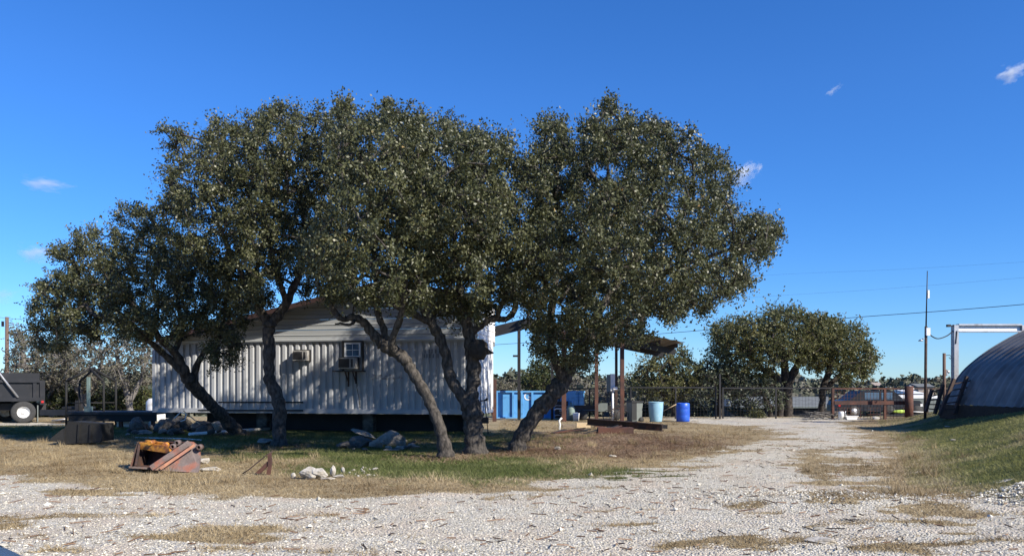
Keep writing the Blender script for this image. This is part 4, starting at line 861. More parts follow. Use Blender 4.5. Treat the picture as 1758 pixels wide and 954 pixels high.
# ------------------------------------------------------------------ dump truck
Yd = 35.3; dx = PX(40, Yd); dt = thing('dump_truck', 'black dump truck with white wheel rims at the left edge', 'truck', (dx, Yd, tz(dx, Yd)), R(34))
def wheel(x, y, parent):
    m = MB(); m.lathe((x, y, .48), [(.25, -.14), (.30, -.15), (.44, -.15), (.48, -.11), (.48, .11), (.44, .15), (.25, .15)], 28, 'y'); wl = m.build('wheel', 'rubber', parent)
    m = MB(); m.lathe((x, y, .48), [(.26, -.145), (.25, -.12), (.22, -.06), (.17, -.02), (.09, -.01), (.085, -.05), (.001, -.055)], 24, 'y'); m.build('rim', 'white_rim', wl)
    for k in range(8):
        a = k*math.pi/4; m2 = MB(); m2.lathe((x+.13*math.cos(a), y, .48+.13*math.sin(a)), [(.014, -.04), (.014, -.0), (.0, -.0)], 6, 'y'); m2.build('lug_nut', 'black_metal', wl)
    for k in range(10): pass
wheel(0, 0, dt); wheel(0, .36, dt); wheel(0, 1.9, dt); wheel(-.62, 1.9, dt); wheel(-5.2, .1, dt); wheel(-5.2, 1.9, dt)
m = MB(); m.b2((-6.4, .45, .55), (.9, .6, .85)); m.b2((-6.4, 1.4, .55), (.9, 1.55, .85)); m.build('chassis', 'black_metal', dt)
bx0, bx1 = -4.2, .62
m = MB(); m.b2((bx0, -.02, 1.0), (bx1, .06, 1.85)); m.b2((bx0, 1.95, 1.0), (bx1, 2.03, 1.85)); m.b2((bx0, .06, .98), (bx1, 1.95, 1.08)); m.b2((bx0, .06, 1.08), (bx0+.08, 1.95, 2.3)); m.build('dump_bed', 'black_paint', dt)
m = MB(); m.b2((bx0, .0, 1.852), (bx1, .05, 2.2)); m.build('side_board', 'black_paint', dt)
for x_ in (-4.1, -2.6, -1.1, .36):
    m = MB(); m.b2((x_, -.1, 1.0), (x_+.14, -.022, 1.9)); m.build('bed_rib', 'black_paint', dt)
m = MB(); m.b2((bx0, -.13, 1.78), (bx1, -.022, 1.9)); m.build('top_rail', 'black_paint', dt); m = MB(); m.b2((bx0, -.13, .96), (bx1, -.022, 1.12)); m.build('bottom_rail', 'black_paint', dt)
m = MB(); m.b2((bx1+.002, -.1, .8), (bx1+.2, 2.05, 1.88)); m.build('tailgate', 'black_paint', dt)
m = MB(); m.b2((bx1+.05, -.13, .88), (bx1+.15, -.102, .98)); m.build('tail_light', 'red_lens', dt)
m = MB(); m.b2((.52, -.15, .05), (.56, .5, .78)); m.build('mudflap', 'bin_grey', dt)
m = MB(); m.tube([(-.93, -.18, 2.7), (-.93, -.18, 2.25), (-.75, -.18, 1.95), (-.2, -.18, 1.13)], .045, 10); m.build('tarp_arm', 'steel', dt)
m = MB(); m.lathe((-1.9, .1, .62), [(.001, 0), (.26, 0), (.28, .04), (.28, .86), (.26, .9), (.001, .9)], 16, 'x'); m.build('fuel_tank', 'steel', dt)
m = MB(); m.b2((-1.25, -.141, 1.35), (-.95, -.131, 1.42)); m.build('plate', 'white_paint', dt)
m = MB(); m.prism([(-4.4, 0, .7), (-6.9, 0, .7), (-6.9, 0, 1.3), (-5.8, 0, 1.5), (-5.6, 0, 2.5), (-4.4, 0, 2.5)], (0, 2.1, 0)); m.build('cab', 'black_paint', dt)
m = MB(); m.b2((-5.45, -.012, 1.6), (-4.6, -.002, 2.35)); m.build('cab_window', 'glass', dt)
tl = thing('trailer_tongue', 'black trailer drawbar and jack standing behind the dump truck', 'trailer', gp(105, 35.6))
m = MB(); m.b2((-.9, -.1, .35), (.65, .15, .6)); m.build('beam', 'black_paint', tl); m = MB(); m.b2((-.2, .4, .62), (.9, 1.2, .72)); m.b2((.5, .2, .3), (.75, .4, 1.0)); m.build('deck_end', 'black_metal', tl)
m = MB(); m.tube([(-.3, -.2, .12), (.35, -.25, .2)], .03, 8); m.build('jack', 'steel', tl); m = MB(); m.beam((0, -.2, .05), (.5, 0, .35), .05, .05); m.build('brace', 'rust_dark', tl)
# utility pole left
Yp = 62; p = Vector((PX(12, Yp), Yp, tz(PX(12, Yp), Yp))); t = thing('utility_pole', 'wooden utility pole behind the dump truck', 'pole', p)
m = MB(); m.tube([(0, 0, -.5), (0, 0, 6.95-p.z)], [.17, .13], 10); m.build('post', 'pole_wood', t)
m = MB(); m.b2((-.25, -.3, 6.2-p.z), (-.12, -.15, 6.6-p.z)); m.build('insulator', 'black_metal', t)
m = MB(); m.tube([(.1, 0, 6.5-p.z), (.55, 0, 6.45-p.z)], .03, 6); m.tube([(.1, 0, 6.3-p.z), (.5, 0, 6.38-p.z)], .03, 6); m.build('crossarm', 'pole_wood', t)
def wire(label, pts, r, mat='black_metal'):
    ps = [P(*q_) for q_ in pts]; c = catmull([tuple(p_) for p_ in ps], 8); m = MB(); m.tube([Vector(p_) for p_ in c], r, 5); o = m.build('power_line', mat, None, ps[0]); tag(o, label, 'cable'); return o
wire('thin dark wire running left from the utility pole', [(-300, 520, 60), (12, 546, 62), (160, 566, 75), (330, 640, 120)], .012)
wire('thick black power line sloping across the right sky', [(840, 592, 70), (1060, 578, 62), (1215, 566, 58), (1450, 546, 52), (1600, 535, 48), (1760, 522, 44), (1950, 503, 40)], .019)
wire('faint upper power line across the right sky', [(1100, 492, 110), (1310, 473, 100), (1550, 462, 92), (1800, 447, 85)], .006)
wire('faint middle power line just above the thick one', [(1100, 528, 100), (1280, 511, 95), (1500, 497, 90), (1800, 473, 80)], .007)

# ------------------------------------------------------------------ canopy (open steel shelter)
cp = thing('steel_canopy', 'open steel canopy with dark rafters and thin posts right of the container', 'canopy', (0, 0, 0))
posts = [(891, 552, 719, 38.5, .075, 'black_metal'), (948, 560, 719, 38.5, .06, 'black_metal'), (968, 565, 723.5, 36.4, .10, 'rust'), (1024, 572, 725, 36.0, .075, 'rust'), (1058, 584, 719, 38.5, .06, 'rust_dark'), (1068, 584, 726.5, 35.6, .085, 'rust')]
def cz(px, Y): 
    y = 549+.21*(px-905) if px > 905 else 549+.25*(905-px)
    return y
for (px, yt, yb, Y, w, mt) in posts:
    x = PX(px, Y); zt = EYE-(cz(px, Y)+5-HZ)/FP*37; m = MB(); m.b2((x-w, Y-w, tz(x, Y)-.1), (x+w, Y+w, zt)); m.build('post', mt, cp)
for Y, nm in ((35.6, 0), (38.5, 1)):
    zz = lambda px: EYE-(cz(px, Y)+6-HZ)/FP*37
    X = lambda px: PX(px, 37)
    m = MB(); m.beam((X(838), Y, zz(838)), (X(905), Y, zz(905)), .12, .26); m.build('rafter', 'black_metal', cp)
    m = MB(); m.beam((X(905), Y, zz(905)), (X(1149), Y, zz(1149)), .12, .26); m.build('rafter', 'black_metal', cp)
for px in (905, 1090, 1118, 1146):
    zc = EYE-(cz(px, 37)+6-HZ)/FP*37+.24; m = MB(); m.b2((PX(px, 37)-.04, 34.9, zc-.10), (PX(px, 37)+.04, 39.6, zc+.09)); m.build('purlin', 'rust_dark', cp)
def rs(pa, pb, name='roof_sheet'):
    za = EYE-(cz(pa, 37)-HZ)/FP*37+.24; zb = EYE-(cz(pb, 37)-HZ)/FP*37+.24; n = int((pb-pa)/8); vs = []; fs = []
    for i in range(n+1):
        f = i/n; x = PX(pa+(pb-pa)*f, 37); z = za+(zb-za)*f+(.03 if i % 2 else 0)
        vs += [(x, 34.6, z), (x, 39.9, z)]
    for i in range(n): fs.append((2*i, 2*i+2, 2*i+3, 2*i+1))
    m = MB(); m.add(vs, fs); m.build(name, 'roof_tin', cp)
rs(1085, 1158)
for (py, l) in ((611, .22), (653, .42)):
    z = EYE-(py-HZ)/FP*38.4; x = PX(891, 38.4); m = MB(); m.b2((x-.075-l, 38.3, z-.04), (x-.076, 38.4, z+.05)); m.build('bracket', 'black_metal', cp)
# short rust post
m = MB(); Y = 37; m.b2((-.09, -.09, -.1), (.09, .09, 1.95)); o = m.build('rusty_post', 'rust', None); o.location = gp(849, Y); tag(o, 'short thick rusty post at the right edge of the container', 'post')
# hand truck / scrap trolley by container corner
t = thing('rusty_trolley', 'small rusty trolley frame standing at the right container corner', 'trolley', gp(831, 27.3))
for xx in (-.12, .14): m = MB(); m.beam((xx, 0, 0), (xx-.12, .1, 1.1), .03, .03); m.build('upright', 'rust_dark', t)
m = MB(); m.beam((-.5, .1, 1.1), (.12, .1, 1.13), .04, .04); m.build('crossbar', 'rust_dark', t); m = MB(); m.b2((-.3, 0, .35), (.15, .3, .55)); m.build('shelf', 'rust_dark', t)
m = MB(); m.beam((.0, .1, 1.12), (.12, .1, 1.2), .06, .06); m.build('handle', 'black_metal', t)

# ------------------------------------------------------------------ blue dumpster
Y = 40.3; x0, x1 = PX(851, Y), PX(982, Y); z0 = 0.0; g0 = tz((x0+x1)/2, Y)
dp = thing('blue_dumpster', 'long blue steel dumpster with a white letter G behind the canopy post', 'dumpster', (x0, Y, g0), 0)
Ld = x1-x0; Hd = (719-672.5)/FP*Y; xo = PX(1003, Y+2.0)-x1
m = MB(); m.b2((0, .1, .05), (Ld, .14, Hd-.06)); m.build('front_panel', 'blue_dumpster', dp)
m = MB(); m.prism([(Ld, .02, .05), (Ld+xo, 2.0, .05), (Ld+xo, 2.0, Hd-.06), (Ld, .02, Hd-.02)], (-.05, .02, 0)); m.build('end_panel', 'blue_dumpster', dp)
m = MB(); m.beam((Ld+.01, .0, Hd), (Ld+xo+.01, 2.0, Hd-.04), .08, .08); m.build('end_rail', 'blue_dumpster', dp)
m = MB(); m.beam((Ld+xo*.5+.03, .99, .03), (Ld+xo*.5+.03, .99, Hd-.06), .06, .06); m.build('rib', 'blue_dumpster', dp)
m = MB(); m.b2((-.05, 0, Hd-.05), (Ld, .16, Hd+.03)); m.build('top_rail', 'blue_dumpster', dp)
m = MB(); m.b2((-.05, 0, 0), (Ld, .16, .07)); m.build('bottom_rail', 'blue_dumpster', dp)
for px in (853, 881, 896, 914, 948, 979):
    xx = PX(px, Y)-x0; m = MB(); m.b2((xx-.05, .0, .072), (xx+.05, .098, Hd-.052)); m.build('rib', 'blue_dumpster', dp)
m = MB(); m.b2((0, 1.96, .05), (Ld+xo-.06, 2.0, Hd-.08)); m.build('back_panel', 'blue_dumpster', dp)
cu = bpy.data.curves.new('letter', 'FONT'); cu.body = 'G'; cu.size = .55; cu.extrude = .006; cu.offset = .004; cu.align_x = 'CENTER'
to = bpy.data.objects.new('letter', cu); COL.objects.link(to); bpy.context.view_layer.update()
me = bpy.data.meshes.new_from_object(to); bpy.data.objects.remove(to); lo = bpy.data.objects.new('letter', me); COL.objects.link(lo); me.materials.clear(); me.materials.append(MATS['white_paint'])
lo.parent = dp; lo.rotation_euler = (R(90), 0, 0); lo.location = (PX(906, Y)-x0, .092, (719-687)/FP*Y-.02)
# generator engine beside the dumpster
t = thing('engine_unit', 'dark engine with pipes on a stand in front of the dumpster end', 'engine', gp(966, 38.2))
m = MB(); m.b2((-.35, 0, .1), (.25, .5, .9)); m.build('block', 'black_metal', t); m = MB(); m.lathe((-.05, -.02, .42), [(.001, -.06), (.1, -.06), (.13, 0), (.13, .06)], 16, 'y'); m.build('flywheel', 'steel', t)
for a in range(5): m = MB(); z = .2+a*.15; m.tube([(-.4, -.05, z), (-.3, -.12, z+.05), (0, -.12, z+.04), (.2, -.05, z)], .02+.006*(a % 3), 6); m.build('pipe', ('steel', 'rubber', 'white_paint')[a % 3], t)
m = MB(); m.b2((.05, .0, .92), (.6, .5, 1.35)); m.build('cowl', 'blue_dumpster', t)
m = MB(); m.lathe((0, 0, 0), [(.001, 0), (.17, 0), (.2, .08), (.2, .55), (.12, .72), (.05, .75), (.05, .85), (.001, .85)], 16); o = m.build('gas_cylinder', 'green_metal', None); o.location = gp(980, 37.6); tag(o, 'dull green gas cylinder beside the rusty canopy post', 'gas bottle')
m = MB(); m.lathe((0, 0, 0), [(.001, 0), (.13, 0), (.16, .36), (.145, .37), (.12, .05), (.001, .05)], 16); o = m.build('plastic_bucket', 'white_plastic', None); o.location = gp(989, 37.2); tag(o, 'white plastic bucket right of the green gas cylinder', 'bucket')
# meter box on pole
t = thing('meter_box', 'white electrical meter box on a pale conduit between canopy posts', 'meter box', gp(1049, 36.6))
s = 36.6/FP
m = MB(); m.b2((-.02, 0, (722-670)*s), (.18, .3, (722-640)*s)); m.build('cabinet', 'white_paint', t); m = MB(); m.prism([(-.16, .25, (722-670)*s), (-.022, 0, (722-670)*s), (-.022, 0, (722-641)*s), (-.16, .25, (722-641)*s)], (0, .1, 0)); m.build('cabinet_shaded_side', 'bin_grey', t)  # left side of the white box coloured grey for its shade
m = MB(); m.tube([(.09, .1, -.1), (.09, .1, (722-671)*s)], .05, 10); m.build('conduit', 'white_paint', t); m = MB(); m.b2((.1, -.1, (722-667)*s), (.28, .0, (722-662)*s)); m.b2((-.02, -.04, (722-664)*s+.0), (.09, -.01, (722-669)*s)); m.build('lamp', 'white_paint', t)
# wheeled bin
t = thing('wheeled_bin', 'black wheeled rubbish bin with a grey side left of the pale barrel', 'bin', gp(1090, 36.4), R(20))
m = MB(); m.prism([(-.27, -.25, .06), (.2, -.25, .06), (.27, -.25, .9), (-.3, -.25, .9)], (0, .5, 0)); m.build('body', 'bin_grey', t); m = MB(); m.prism([(-.32, -.3, .9), (.3, -.3, .9), (.3, -.3, .95), (-.32, -.3, .98)], (0, .62, 0)); m.build('lid', 'bin_plastic', t)
m = MB(); m.b2((-.29, -.262, .1), (-.05, -.252, .88)); m.build('front_panel', 'bin_plastic', t)
for yy in (-.3, .26): m = MB(); m.lathe((.18, yy, .12), [(.001, 0), (.12, 0), (.12, .05), (.001, .05)], 16, 'y'); m.build('wheel', 'rubber', t)
# barrels
t = thing('plastic_barrel', 'pale blue open plastic barrel right of the wheeled bin', 'barrel', gp(1126, 36.2))
m = MB(); m.lathe((0, 0, 0), [(.001, 0), (.25, 0), (.27, .04), (.30, .3), (.325, .6), (.33, .86), (.325, .89)], 28); m.build('body', 'pale_barrel', t)
m = MB(); m.lathe((0, 0, 0), [(.325, .86), (.34, .87), (.34, .90), (.32, .905), (.31, .86), (.25, .06), (.001, .06)], 28); m.build('rim', 'pale_barrel', t)
t = thing('plastic_barrel', 'dark blue closed plastic drum, rightmost of the barrels', 'barrel', gp(1172.5, 36.8))
m = MB(); m.lathe((0, 0, 0), [(.001, 0), (.27, 0), (.30, .03), (.305, .28), (.30, .3), (.305, .32), (.305, .56), (.30, .58), (.305, .6), (.30, .82), (.27, .86), (.24, .86)], 28); m.build('body', 'blue_barrel', t)
m = MB(); m.lathe((0, 0, 0), [(.24, .86), (.24, .84), (.001, .84)], 24); m.lathe((.1, -.1, 0), [(.05, .84), (.05, .87), (.001, .87)], 12); m.build('lid', 'blue_barrel', t)
# steel beams lying on the ground
t = thing('steel_beam', 'dark rusty I-beam lying on blocks before the barrels', 'beam', onground(1090, 741)); s = t.location.y/FP
m = MB(); A = Vector((-75*s, 1.4, .30)); B_ = Vector((45*s, -.2, .16)); m.beam(A, B_, .03, .20); 
for dz in (-.11, .11): m.beam(A+Vector((0, 0, dz)), B_+Vector((0, 0, dz)), .18, .025)
m.build('flanged_bar', 'rust_dark', t)
t2 = thing('steel_channel', 'second dark steel channel lying behind the I-beam', 'beam', onground(1080, 738))
m = MB(); m.beam((-1.4, .9, .22), (1.5, .5, .10), .1, .14); m.build('bar', 'black_metal', t2)
t2 = thing('rusty_plate', 'red-brown rusty box section under the beams', 'scrap', onground(1055, 744))
m = MB(); m.b2((-.55, 0, 0), (.65, .4, .2)); m.build('box_section', 'rust', t2)
for k, (px, py, w_, h_, mt, lb) in enumerate(((1002, 734, .55, .2, 'wood_pale', 'pale timber block behind the shaded ground'), (977, 735, .5, .15, 'wood_old', 'weathered timber block left of the pale one'), (1098, 737, .35, .16, 'wood_pale', 'short board stacked on the beams by the bin'), (1030, 733, .4, .16, 'rust', 'small rusty block at the foot of the canopy post'))):
    m = MB(); m.b2((-w_/2, 0, -.03), (w_/2, .25, h_)); o = m.build('timber_block', mt, None); o.location = onground(px, py); tag(o, lb, 'block')
m = MB(); g0 = onground(960, 738); m.tube([(0, 0, -.05), (.03, 0, .2), (.0, 0, .35), (.1, 0, .45)], .035, 8); o = m.build('bent_pipe', 'white_plastic', None); o.location = g0; tag(o, 'short bent white pipe sticking up right of the leaning oak', 'pipe')
t = thing('scrap_heap', 'dark heap of scrap sheets and sticks in the oak shade', 'scrap', onground(985, 744))
for k in range(9):
    m = MB(); a = random.uniform(-1.4, 1.0); m.beam((a, random.uniform(-.2, .4), .02), (a+random.uniform(.4, 1.1), random.uniform(-.2, .4), random.uniform(.06, .28)), random.uniform(.03, .2), .03); m.build('sheet' if k % 2 else 'stick', 'dark_wall' if k % 3 else 'rust', t)
# junk under canopy: bicycle-like frame
t = thing('old_bicycle', 'old bicycle leaning at the meter box conduit', 'bicycle', gp(1056, 36.2))
for xx in (-.28, .35):
    m = MB(); n = 20; m.tube([(xx+.27*math.cos(2*math.pi*k/n), 0, .28+.27*math.sin(2*math.pi*k/n)) for k in range(n+1)], .016, 5, cap=False); m.build('wheel', 'rubber', t)
m = MB(); m.tube([(-.28, 0, .28), (-.1, 0, .6), (.25, 0, .62), (.35, 0, .28)], .018, 6); m.tube([(-.1, 0, .6), (.05, 0, .28), (.25, 0, .62)], .018, 6); m.tube([(-.28, 0, .28), (.05, 0, .28)], .015, 6); m.build('frame', 'rust_dark', t)
m = MB(); m.tube([(.25, -.15, .75), (.25, .15, .75)], .015, 6); m.tube([(.25, 0, .6), (.25, 0, .75)], .015, 6); m.build('handlebar', 'steel', t)
t = thing('junk_trailer', 'low dark utility trailer with junk behind the canopy posts', 'trailer', gp(1025, 38.1))
m = MB(); m.b2((-1.2, .1, .4), (1.6, 1.4, .48)); m.b2((-1.2, .1, .5), (1.6, .14, .72)); m.build('deck', 'black_metal', t)
m = MB(); m.b2((-.1, -.0, .42), (.5, .06, .82)); m.b2((.02, -.01, .5), (.2, .0, .75)); m.build('crate', 'bin_grey', t)
for xx in (-.7, .9): m = MB(); m.lathe((xx, .0, .25), [(.001, 0), (.25, 0), (.25, .12), (.001, .12)], 18, 'y'); m.build('wheel', 'rubber', t)
# thin pole between barrels
m = MB(); a = P(1139, 705, 37.6); b = P(1162, 693, 37.4); m.tube([(0, 0, 0), b-a], .02, 6); o = m.build('wooden_pole', 'wood_pale', None); o.location = a; tag(o, 'thin pale pole slanting between the two barrels', 'pole')

# ------------------------------------------------------------------ fences
def mesh_fence(name, label, pxs, Y, ytop, ybot, mat, vsp=.16, hsp=.16, tops=None, extra=None, wr=.0035, postw=.035):
    x0, x1 = PX(pxs[0], Y), PX(pxs[-1], Y); g = tz(x0, Y); t = thing(name, label, 'fence', (x0, Y, g)); zt = EYE-(ytop-HZ)/FP*Y-g
    for px in pxs:
        x = PX(px, Y)-x0; m = MB(); m.b2((x-postw, -postw, -.2), (x+postw, postw, zt)); m.build('post', mat, t)
    m = MB(); m.b2((-postw, -postw+.003, zt+.002), (x1-x0+postw, postw-.003, zt+.07)); m.build('top_rail', mat, t)
    m = MB(); x = 0.08
    while x < x1-x0: m.b2((x-wr, .041, .02), (x+wr, .041+2*wr, zt)); x += vsp
    z = .08
    while z < zt: m.b2((0, .052+wr, z-wr), (x1-x0, .052+3*wr, z+wr)); z += hsp
    o = m.build('wire_mesh', mat, t); o['kind'] = 'stuff'
    return t, x0, zt, g
t, x0, zt, g = mesh_fence('mesh_fence', 'black pipe and wire fence behind the canopy, left section', [960, 1012, 1082], 39.6, 668, 720, 'black_metal')
t, x0, zt, g = mesh_fence('mesh_fence', 'taller black pipe and wire fence behind the barrels, middle section', [1083, 1160, 1229], 39.5, 666, 720, 'black_metal')
t, x0, zt, g = mesh_fence('mesh_fence', 'black pipe and wire fence before the large oak, right section', [1241, 1332, 1428], 39.5, 667, 720, 'black_metal')
m = MB(); m.b2((-.04, -.04, -.2), (.04, .04, 2.2)); o = m.build('gate_post', 'black_metal', None); o.location = gp(1236, 39.3); tag(o, 'tall black post between the two right fence sections', 'post')
t, x0, zt, g = mesh_fence('rusty_fence', 'rusty mesh fence with a broad red rail near the white pail', [1430, 1519, 1558], 39.0, 668, 718, 'rust', wr=.007, postw=.05)
zr_ = EYE-(691-HZ)/FP*39-g; m = MB(); m.b2((.05, -.075, zr_-.09), (PX(1558, 39)-x0, -.052, zr_+.09)); m.build('middle_rail', 'rust', t)
t = thing('rusty_fence_post', 'thick rusty round post at the corner of the red railed fence', 'post', gp(1560.5, 38.7))
m = MB(); m.tube([(0, 0, -.2), (0, 0, 1.55)], .2, 14); m.build('post', 'rust', t); m = MB(); m.tube([(.0, 0, 1.53), (.12, 0, 1.5), (.2, -.02, 1.38)], .06, 8); m.build('hose', 'white_plastic', t)
t, x0, zt, g = mesh_fence('rusty_fence', 'rusty rail fence right of the thick round post', [1566, 1592, 1640], 39.2, 668, 700, 'rust_dark', vsp=.5, hsp=.3)
# items at road end
t = thing('plastic_pail', 'white cylindrical pail by the rusty gate post', 'pail', gp(1444, 38.3)); m = MB(); m.lathe((0, 0, 0), [(.001, 0), (.125, 0), (.13, .3), (.13, .36), (.1, .4), (.001, .4)], 18); m.build('body', 'white_plastic', t)
m = MB(); m.tube([(-.13, 0, .33), (0, -.14, .3), (.13, 0, .33)], .008, 6); m.build('handle', 'steel', t)
t = thing('basin', 'small white basin right of the white pail', 'basin', gp(1463, 38.1)); m = MB()
m.prism([(-.22, 0, .02), (.22, 0, .02), (.28, 0, .17), (-.28, 0, .17)], (0, .3, 0)); m.build('tub', 'white_plastic', t); m = MB(); m.b2((-.31, -.02, .172), (.31, .32, .2)); m.build('rim', 'white_plastic', t)
m = MB(); m.tube([(-.25, .1, .2), (-.3, .1, .35), (-.27, .1, .42)], .03, 6); m.build('handle', 'steel', t)
t = thing('brush_pile', 'pile of dry branches at the foot of the single trunk oak', 'branches', gp(1412, 39.0))
for k in range(46):
    m = MB() if k % 12 == 0 else m
    a = Vector((random.uniform(-.8, .8), random.uniform(-.3, .3), random.uniform(.03, .3))); d = Vector((random.uniform(-.5, .5), random.uniform(-.3, .3), random.uniform(-.1, .15))); m.tube([a-d, a+Vector((0, 0, .05)), a+d], .016, 5)
    if k % 12 == 11 or k == 45: m.build('branch', 'bark_grey', t)
# right-hand masts
Y = 31.5; p = gp(1589, Y); t = thing('antenna_mast', 'tall thin antenna mast with a small lamp left of the arched building', 'mast', p)
s = Y/FP; zb = 663-(EYE-p.z)/Y*FP*-1
def zz(py): return EYE-(py-HZ)/FP*Y-p.z
m = MB(); m.tube([(-.02, 0, -.2), (.02, 0, zz(560))], .055, 8); m.build('mast', 'rust_dark', t)
m = MB(); m.tube([(.02, 0, zz(560)), (.07, 0, zz(465))], [.03, .015], 8); m.build('whip', 'black_metal', t)
m = MB(); m.b2((.07, -.04, zz(512)), (.14, .04, zz(498))); m.build('radio_box', 'white_paint', t)
m = MB(); m.b2((-.02, -.12, zz(576)), (.13, -.06, zz(563))); m.build('junction_box', 'white_paint', t)
m = MB(); m.tube([(-.02, 0, zz(580)), (-.14, -.02, zz(582))], .02, 6); m.lathe((-.2, -.02, zz(584)), [(.001, .04), (.05, .03), (.1, -.03), (.001, -.03)], 12); m.build('lamp_head', 'steel', t)
# gantry
Yg = 33.0; p = gp(1639, Yg); t = thing('steel_gantry', 'grey steel gantry of two posts and a white backed beam behind the arched building', 'gantry', p)
s = Yg/FP; zg = lambda py: EYE-(py-HZ)/FP*Yg-p.z
x1 = PX(1755, Yg)-p.x
for xx in (0, x1):
    m = MB(); m.b2((xx-.04, -.12, -.3), (xx+.10, .12, zg(558))); m.b2((xx-.085, -.13, -.3), (xx-.042, .13, zg(558))); m.build('post', 'steel', t)
m = MB(); m.b2((.11, -.02, zg(568)), (x1-.09, .02, zg(559))); m.build('beam_web', 'white_paint', t)
m = MB(); m.b2((.11, -.13, zg(559)+.002), (x1-.09, .13, zg(556))); m.build('top_flange', 'steel', t)
m = MB(); m.b2((.11, -.13, zg(570)), (x1-.09, .13, zg(568)-.002)); m.build('bottom_flange', 'steel', t)
m = MB(); m.beam((.02, -.14, zg(568)), (-.03, -.14, zg(590)), .03, .03); m.build('brace', 'black_metal', t)
m = MB(); m.beam((-.05, -.05, zg(558)), (-.22, -.05, zg(560)), .05, .05); m.box((-.28, -.05, zg(559)), (.14, .12, .1)); m.build('floodlight', 'black_metal', t)
a = P(1594, 570, 31.5); b = P(1636, 568, 33); mid = P(1611, 581, 32.2); c = catmull([tuple(a), tuple(P(1600, 577, 31.8)), tuple(mid), tuple(P(1626, 576, 32.6)), tuple(b)], 6)
m = MB(); m.tube([Vector(q_) for q_ in c], .022, 6); o = m.build('hanging_cable', 'black_metal', None, a); tag(o, 'black cable drooping between antenna mast and gantry', 'cable')
Yq = 37; p = gp(1621, Yq); t = thing('meter_pole', 'short wooden pole with a meter and wire loop behind the leaning ladders', 'pole', p); zq = lambda py: EYE-(py-HZ)/FP*Yq-p.z
m = MB(); m.tube([(0, 0, -.3), (0, 0, zq(606))], .07, 8); m.build('post', 'pole_wood', t); m = MB(); m.b2((.08, -.05, zq(645)), (.16, .05, zq(634))); m.lathe((.18, 0, zq(638)), [(.001, -.05), (.07, -.05), (.07, .05), (.001, .05)], 12, 'y'); m.build('meter', 'steel', t)
m = MB(); m.tube([(.05, 0, zq(610)), (.25, 0, zq(609)), (.33, 0, zq(612)), (.28, 0, zq(616)), (.22, 0, zq(613))], .015, 6); m.build('wire_loop', 'black_metal', t)
# leaning racks
def rack(label, rails, Y, rungs, mat='rust_dark'):
    b0 = gp(rails[0][2], Y); t = thing('leaning_ladder', label, 'ladder', b0, 0, 'ladders leaning by the arched building')
    L3 = []
    for (a, b, c, d) in rails:
        top = P(a, b, Y+.12)-b0; bot = P(c, d, Y)-b0; L3.append((top, bot)); m = MB(); m.beam(bot, top, .09, .10); m.build('rail', mat, t)
    for i in range(len(L3)-1):
        for k in range(rungs):
            f = (k+.8)/(rungs+.6); m = MB(); m.beam(L3[i][1].lerp(L3[i][0], f), L3[i+1][1].lerp(L3[i+1][0], f), .04, .04); m.build('rung', mat, t)
rack('wide three railed rack leaning on the arched building', [(1638, 650, 1613, 712), (1660, 646, 1638, 710), (1677, 642, 1656, 705)], 27.2, 5)
rack('narrow ladder left of the three railed rack', [(1600, 668, 1589, 706), (1619, 660, 1605, 710)], 28.5, 5)
# quonset hut
Yn, Yf = 12.0, 28.3; xq = 15.15; zq0 = .98
qh = thing('arched_hut', 'grey corrugated steel arched building at the right edge', 'building', (xq, Yf, 0))
prof = catmull([(0, 0, 0), (.55, .98, 0), (1.15, 1.57, 0), (1.95, 2.12, 0), (2.95, 2.62, 0), (4.2, 2.9, 0), (5.6, 3.0, 0), (7.0, 2.9, 0), (8.25, 2.62, 0), (9.25, 2.12, 0), (10.05, 1.57, 0), (10.65, .98, 0), (11.2, 0, 0)], 5)[:, :2]
pn = np.gradient(prof, axis=0); nrm = np.stack([-pn[:, 1], pn[:, 0]], -1); nrm /= np.linalg.norm(nrm, axis=1)[:, None]
ny_ = int((Yf-Yn)/.075); vs = []; fs = []
for j in range(ny_+1):
    yy = -j*.075; d = .028*math.sin(2*math.pi*yy/.38)
    for (a, b), (n1, n2) in zip(prof, nrm): vs.append((a+n1*d, yy, zq0+b+n2*d))
k = len(prof)
for j in range(ny_):
    for i in range(k-1): fs.append((j*k+i, (j+1)*k+i, (j+1)*k+i+1, j*k+i+1))
m = MB(); m.add(vs, fs, True); m.build('arch_shell', 'galv', qh)
m = MB(); m.b2((-.06, -(Yf-Yn), zq0-.5), (.12, .05, zq0-.01)); m.build('foundation', 'burl_shade_dark', qh)  # concrete curb coloured dark to stand for the shade on it
m = MB(); pl = [(a, 0, zq0+b) for a, b in prof]; m.prism(pl, (0, -.04, 0)); m.build('end_wall', 'galv', qh)
# ------------------------------------------------------------------ beyond the fence
Yh = 72; p = Vector((PX(1350, Yh), Yh, tz(PX(1350, Yh), Yh))); t = thing('shingled_house', 'low dark house with a grey shingled roof beyond the fence', 'house', p)
ze_ = EYE-(697-HZ)/FP*Yh-p.z; zr2 = EYE-(681-HZ)/FP*Yh-p.z; w = PX(1440, Yh)-PX(1250, Yh)
m = MB(); m.b2((-w/2, 0, -.5), (w/2, 6, ze_)); m.build('wall', 'dark_wall', t)
m = MB(); m.prism([(-w/2-.3, -.5, ze_), (-w/2-.3, 6.5, ze_), (-w/2+1.0, 3, zr2)], (w-1, 0, 0)); m.build('roof', 'shingle', t); m = MB(); m.b2((-w/2-.3, -.56, ze_-.14), (w/2, -.5, ze_)); m.build('gutter', 'bin_grey', t)
for x_ in (-3, 0, 3): m = MB(); m.b2((x_, -.05, 1), (x_+1, -.002, 2)); m.build('window', 'glass', t)
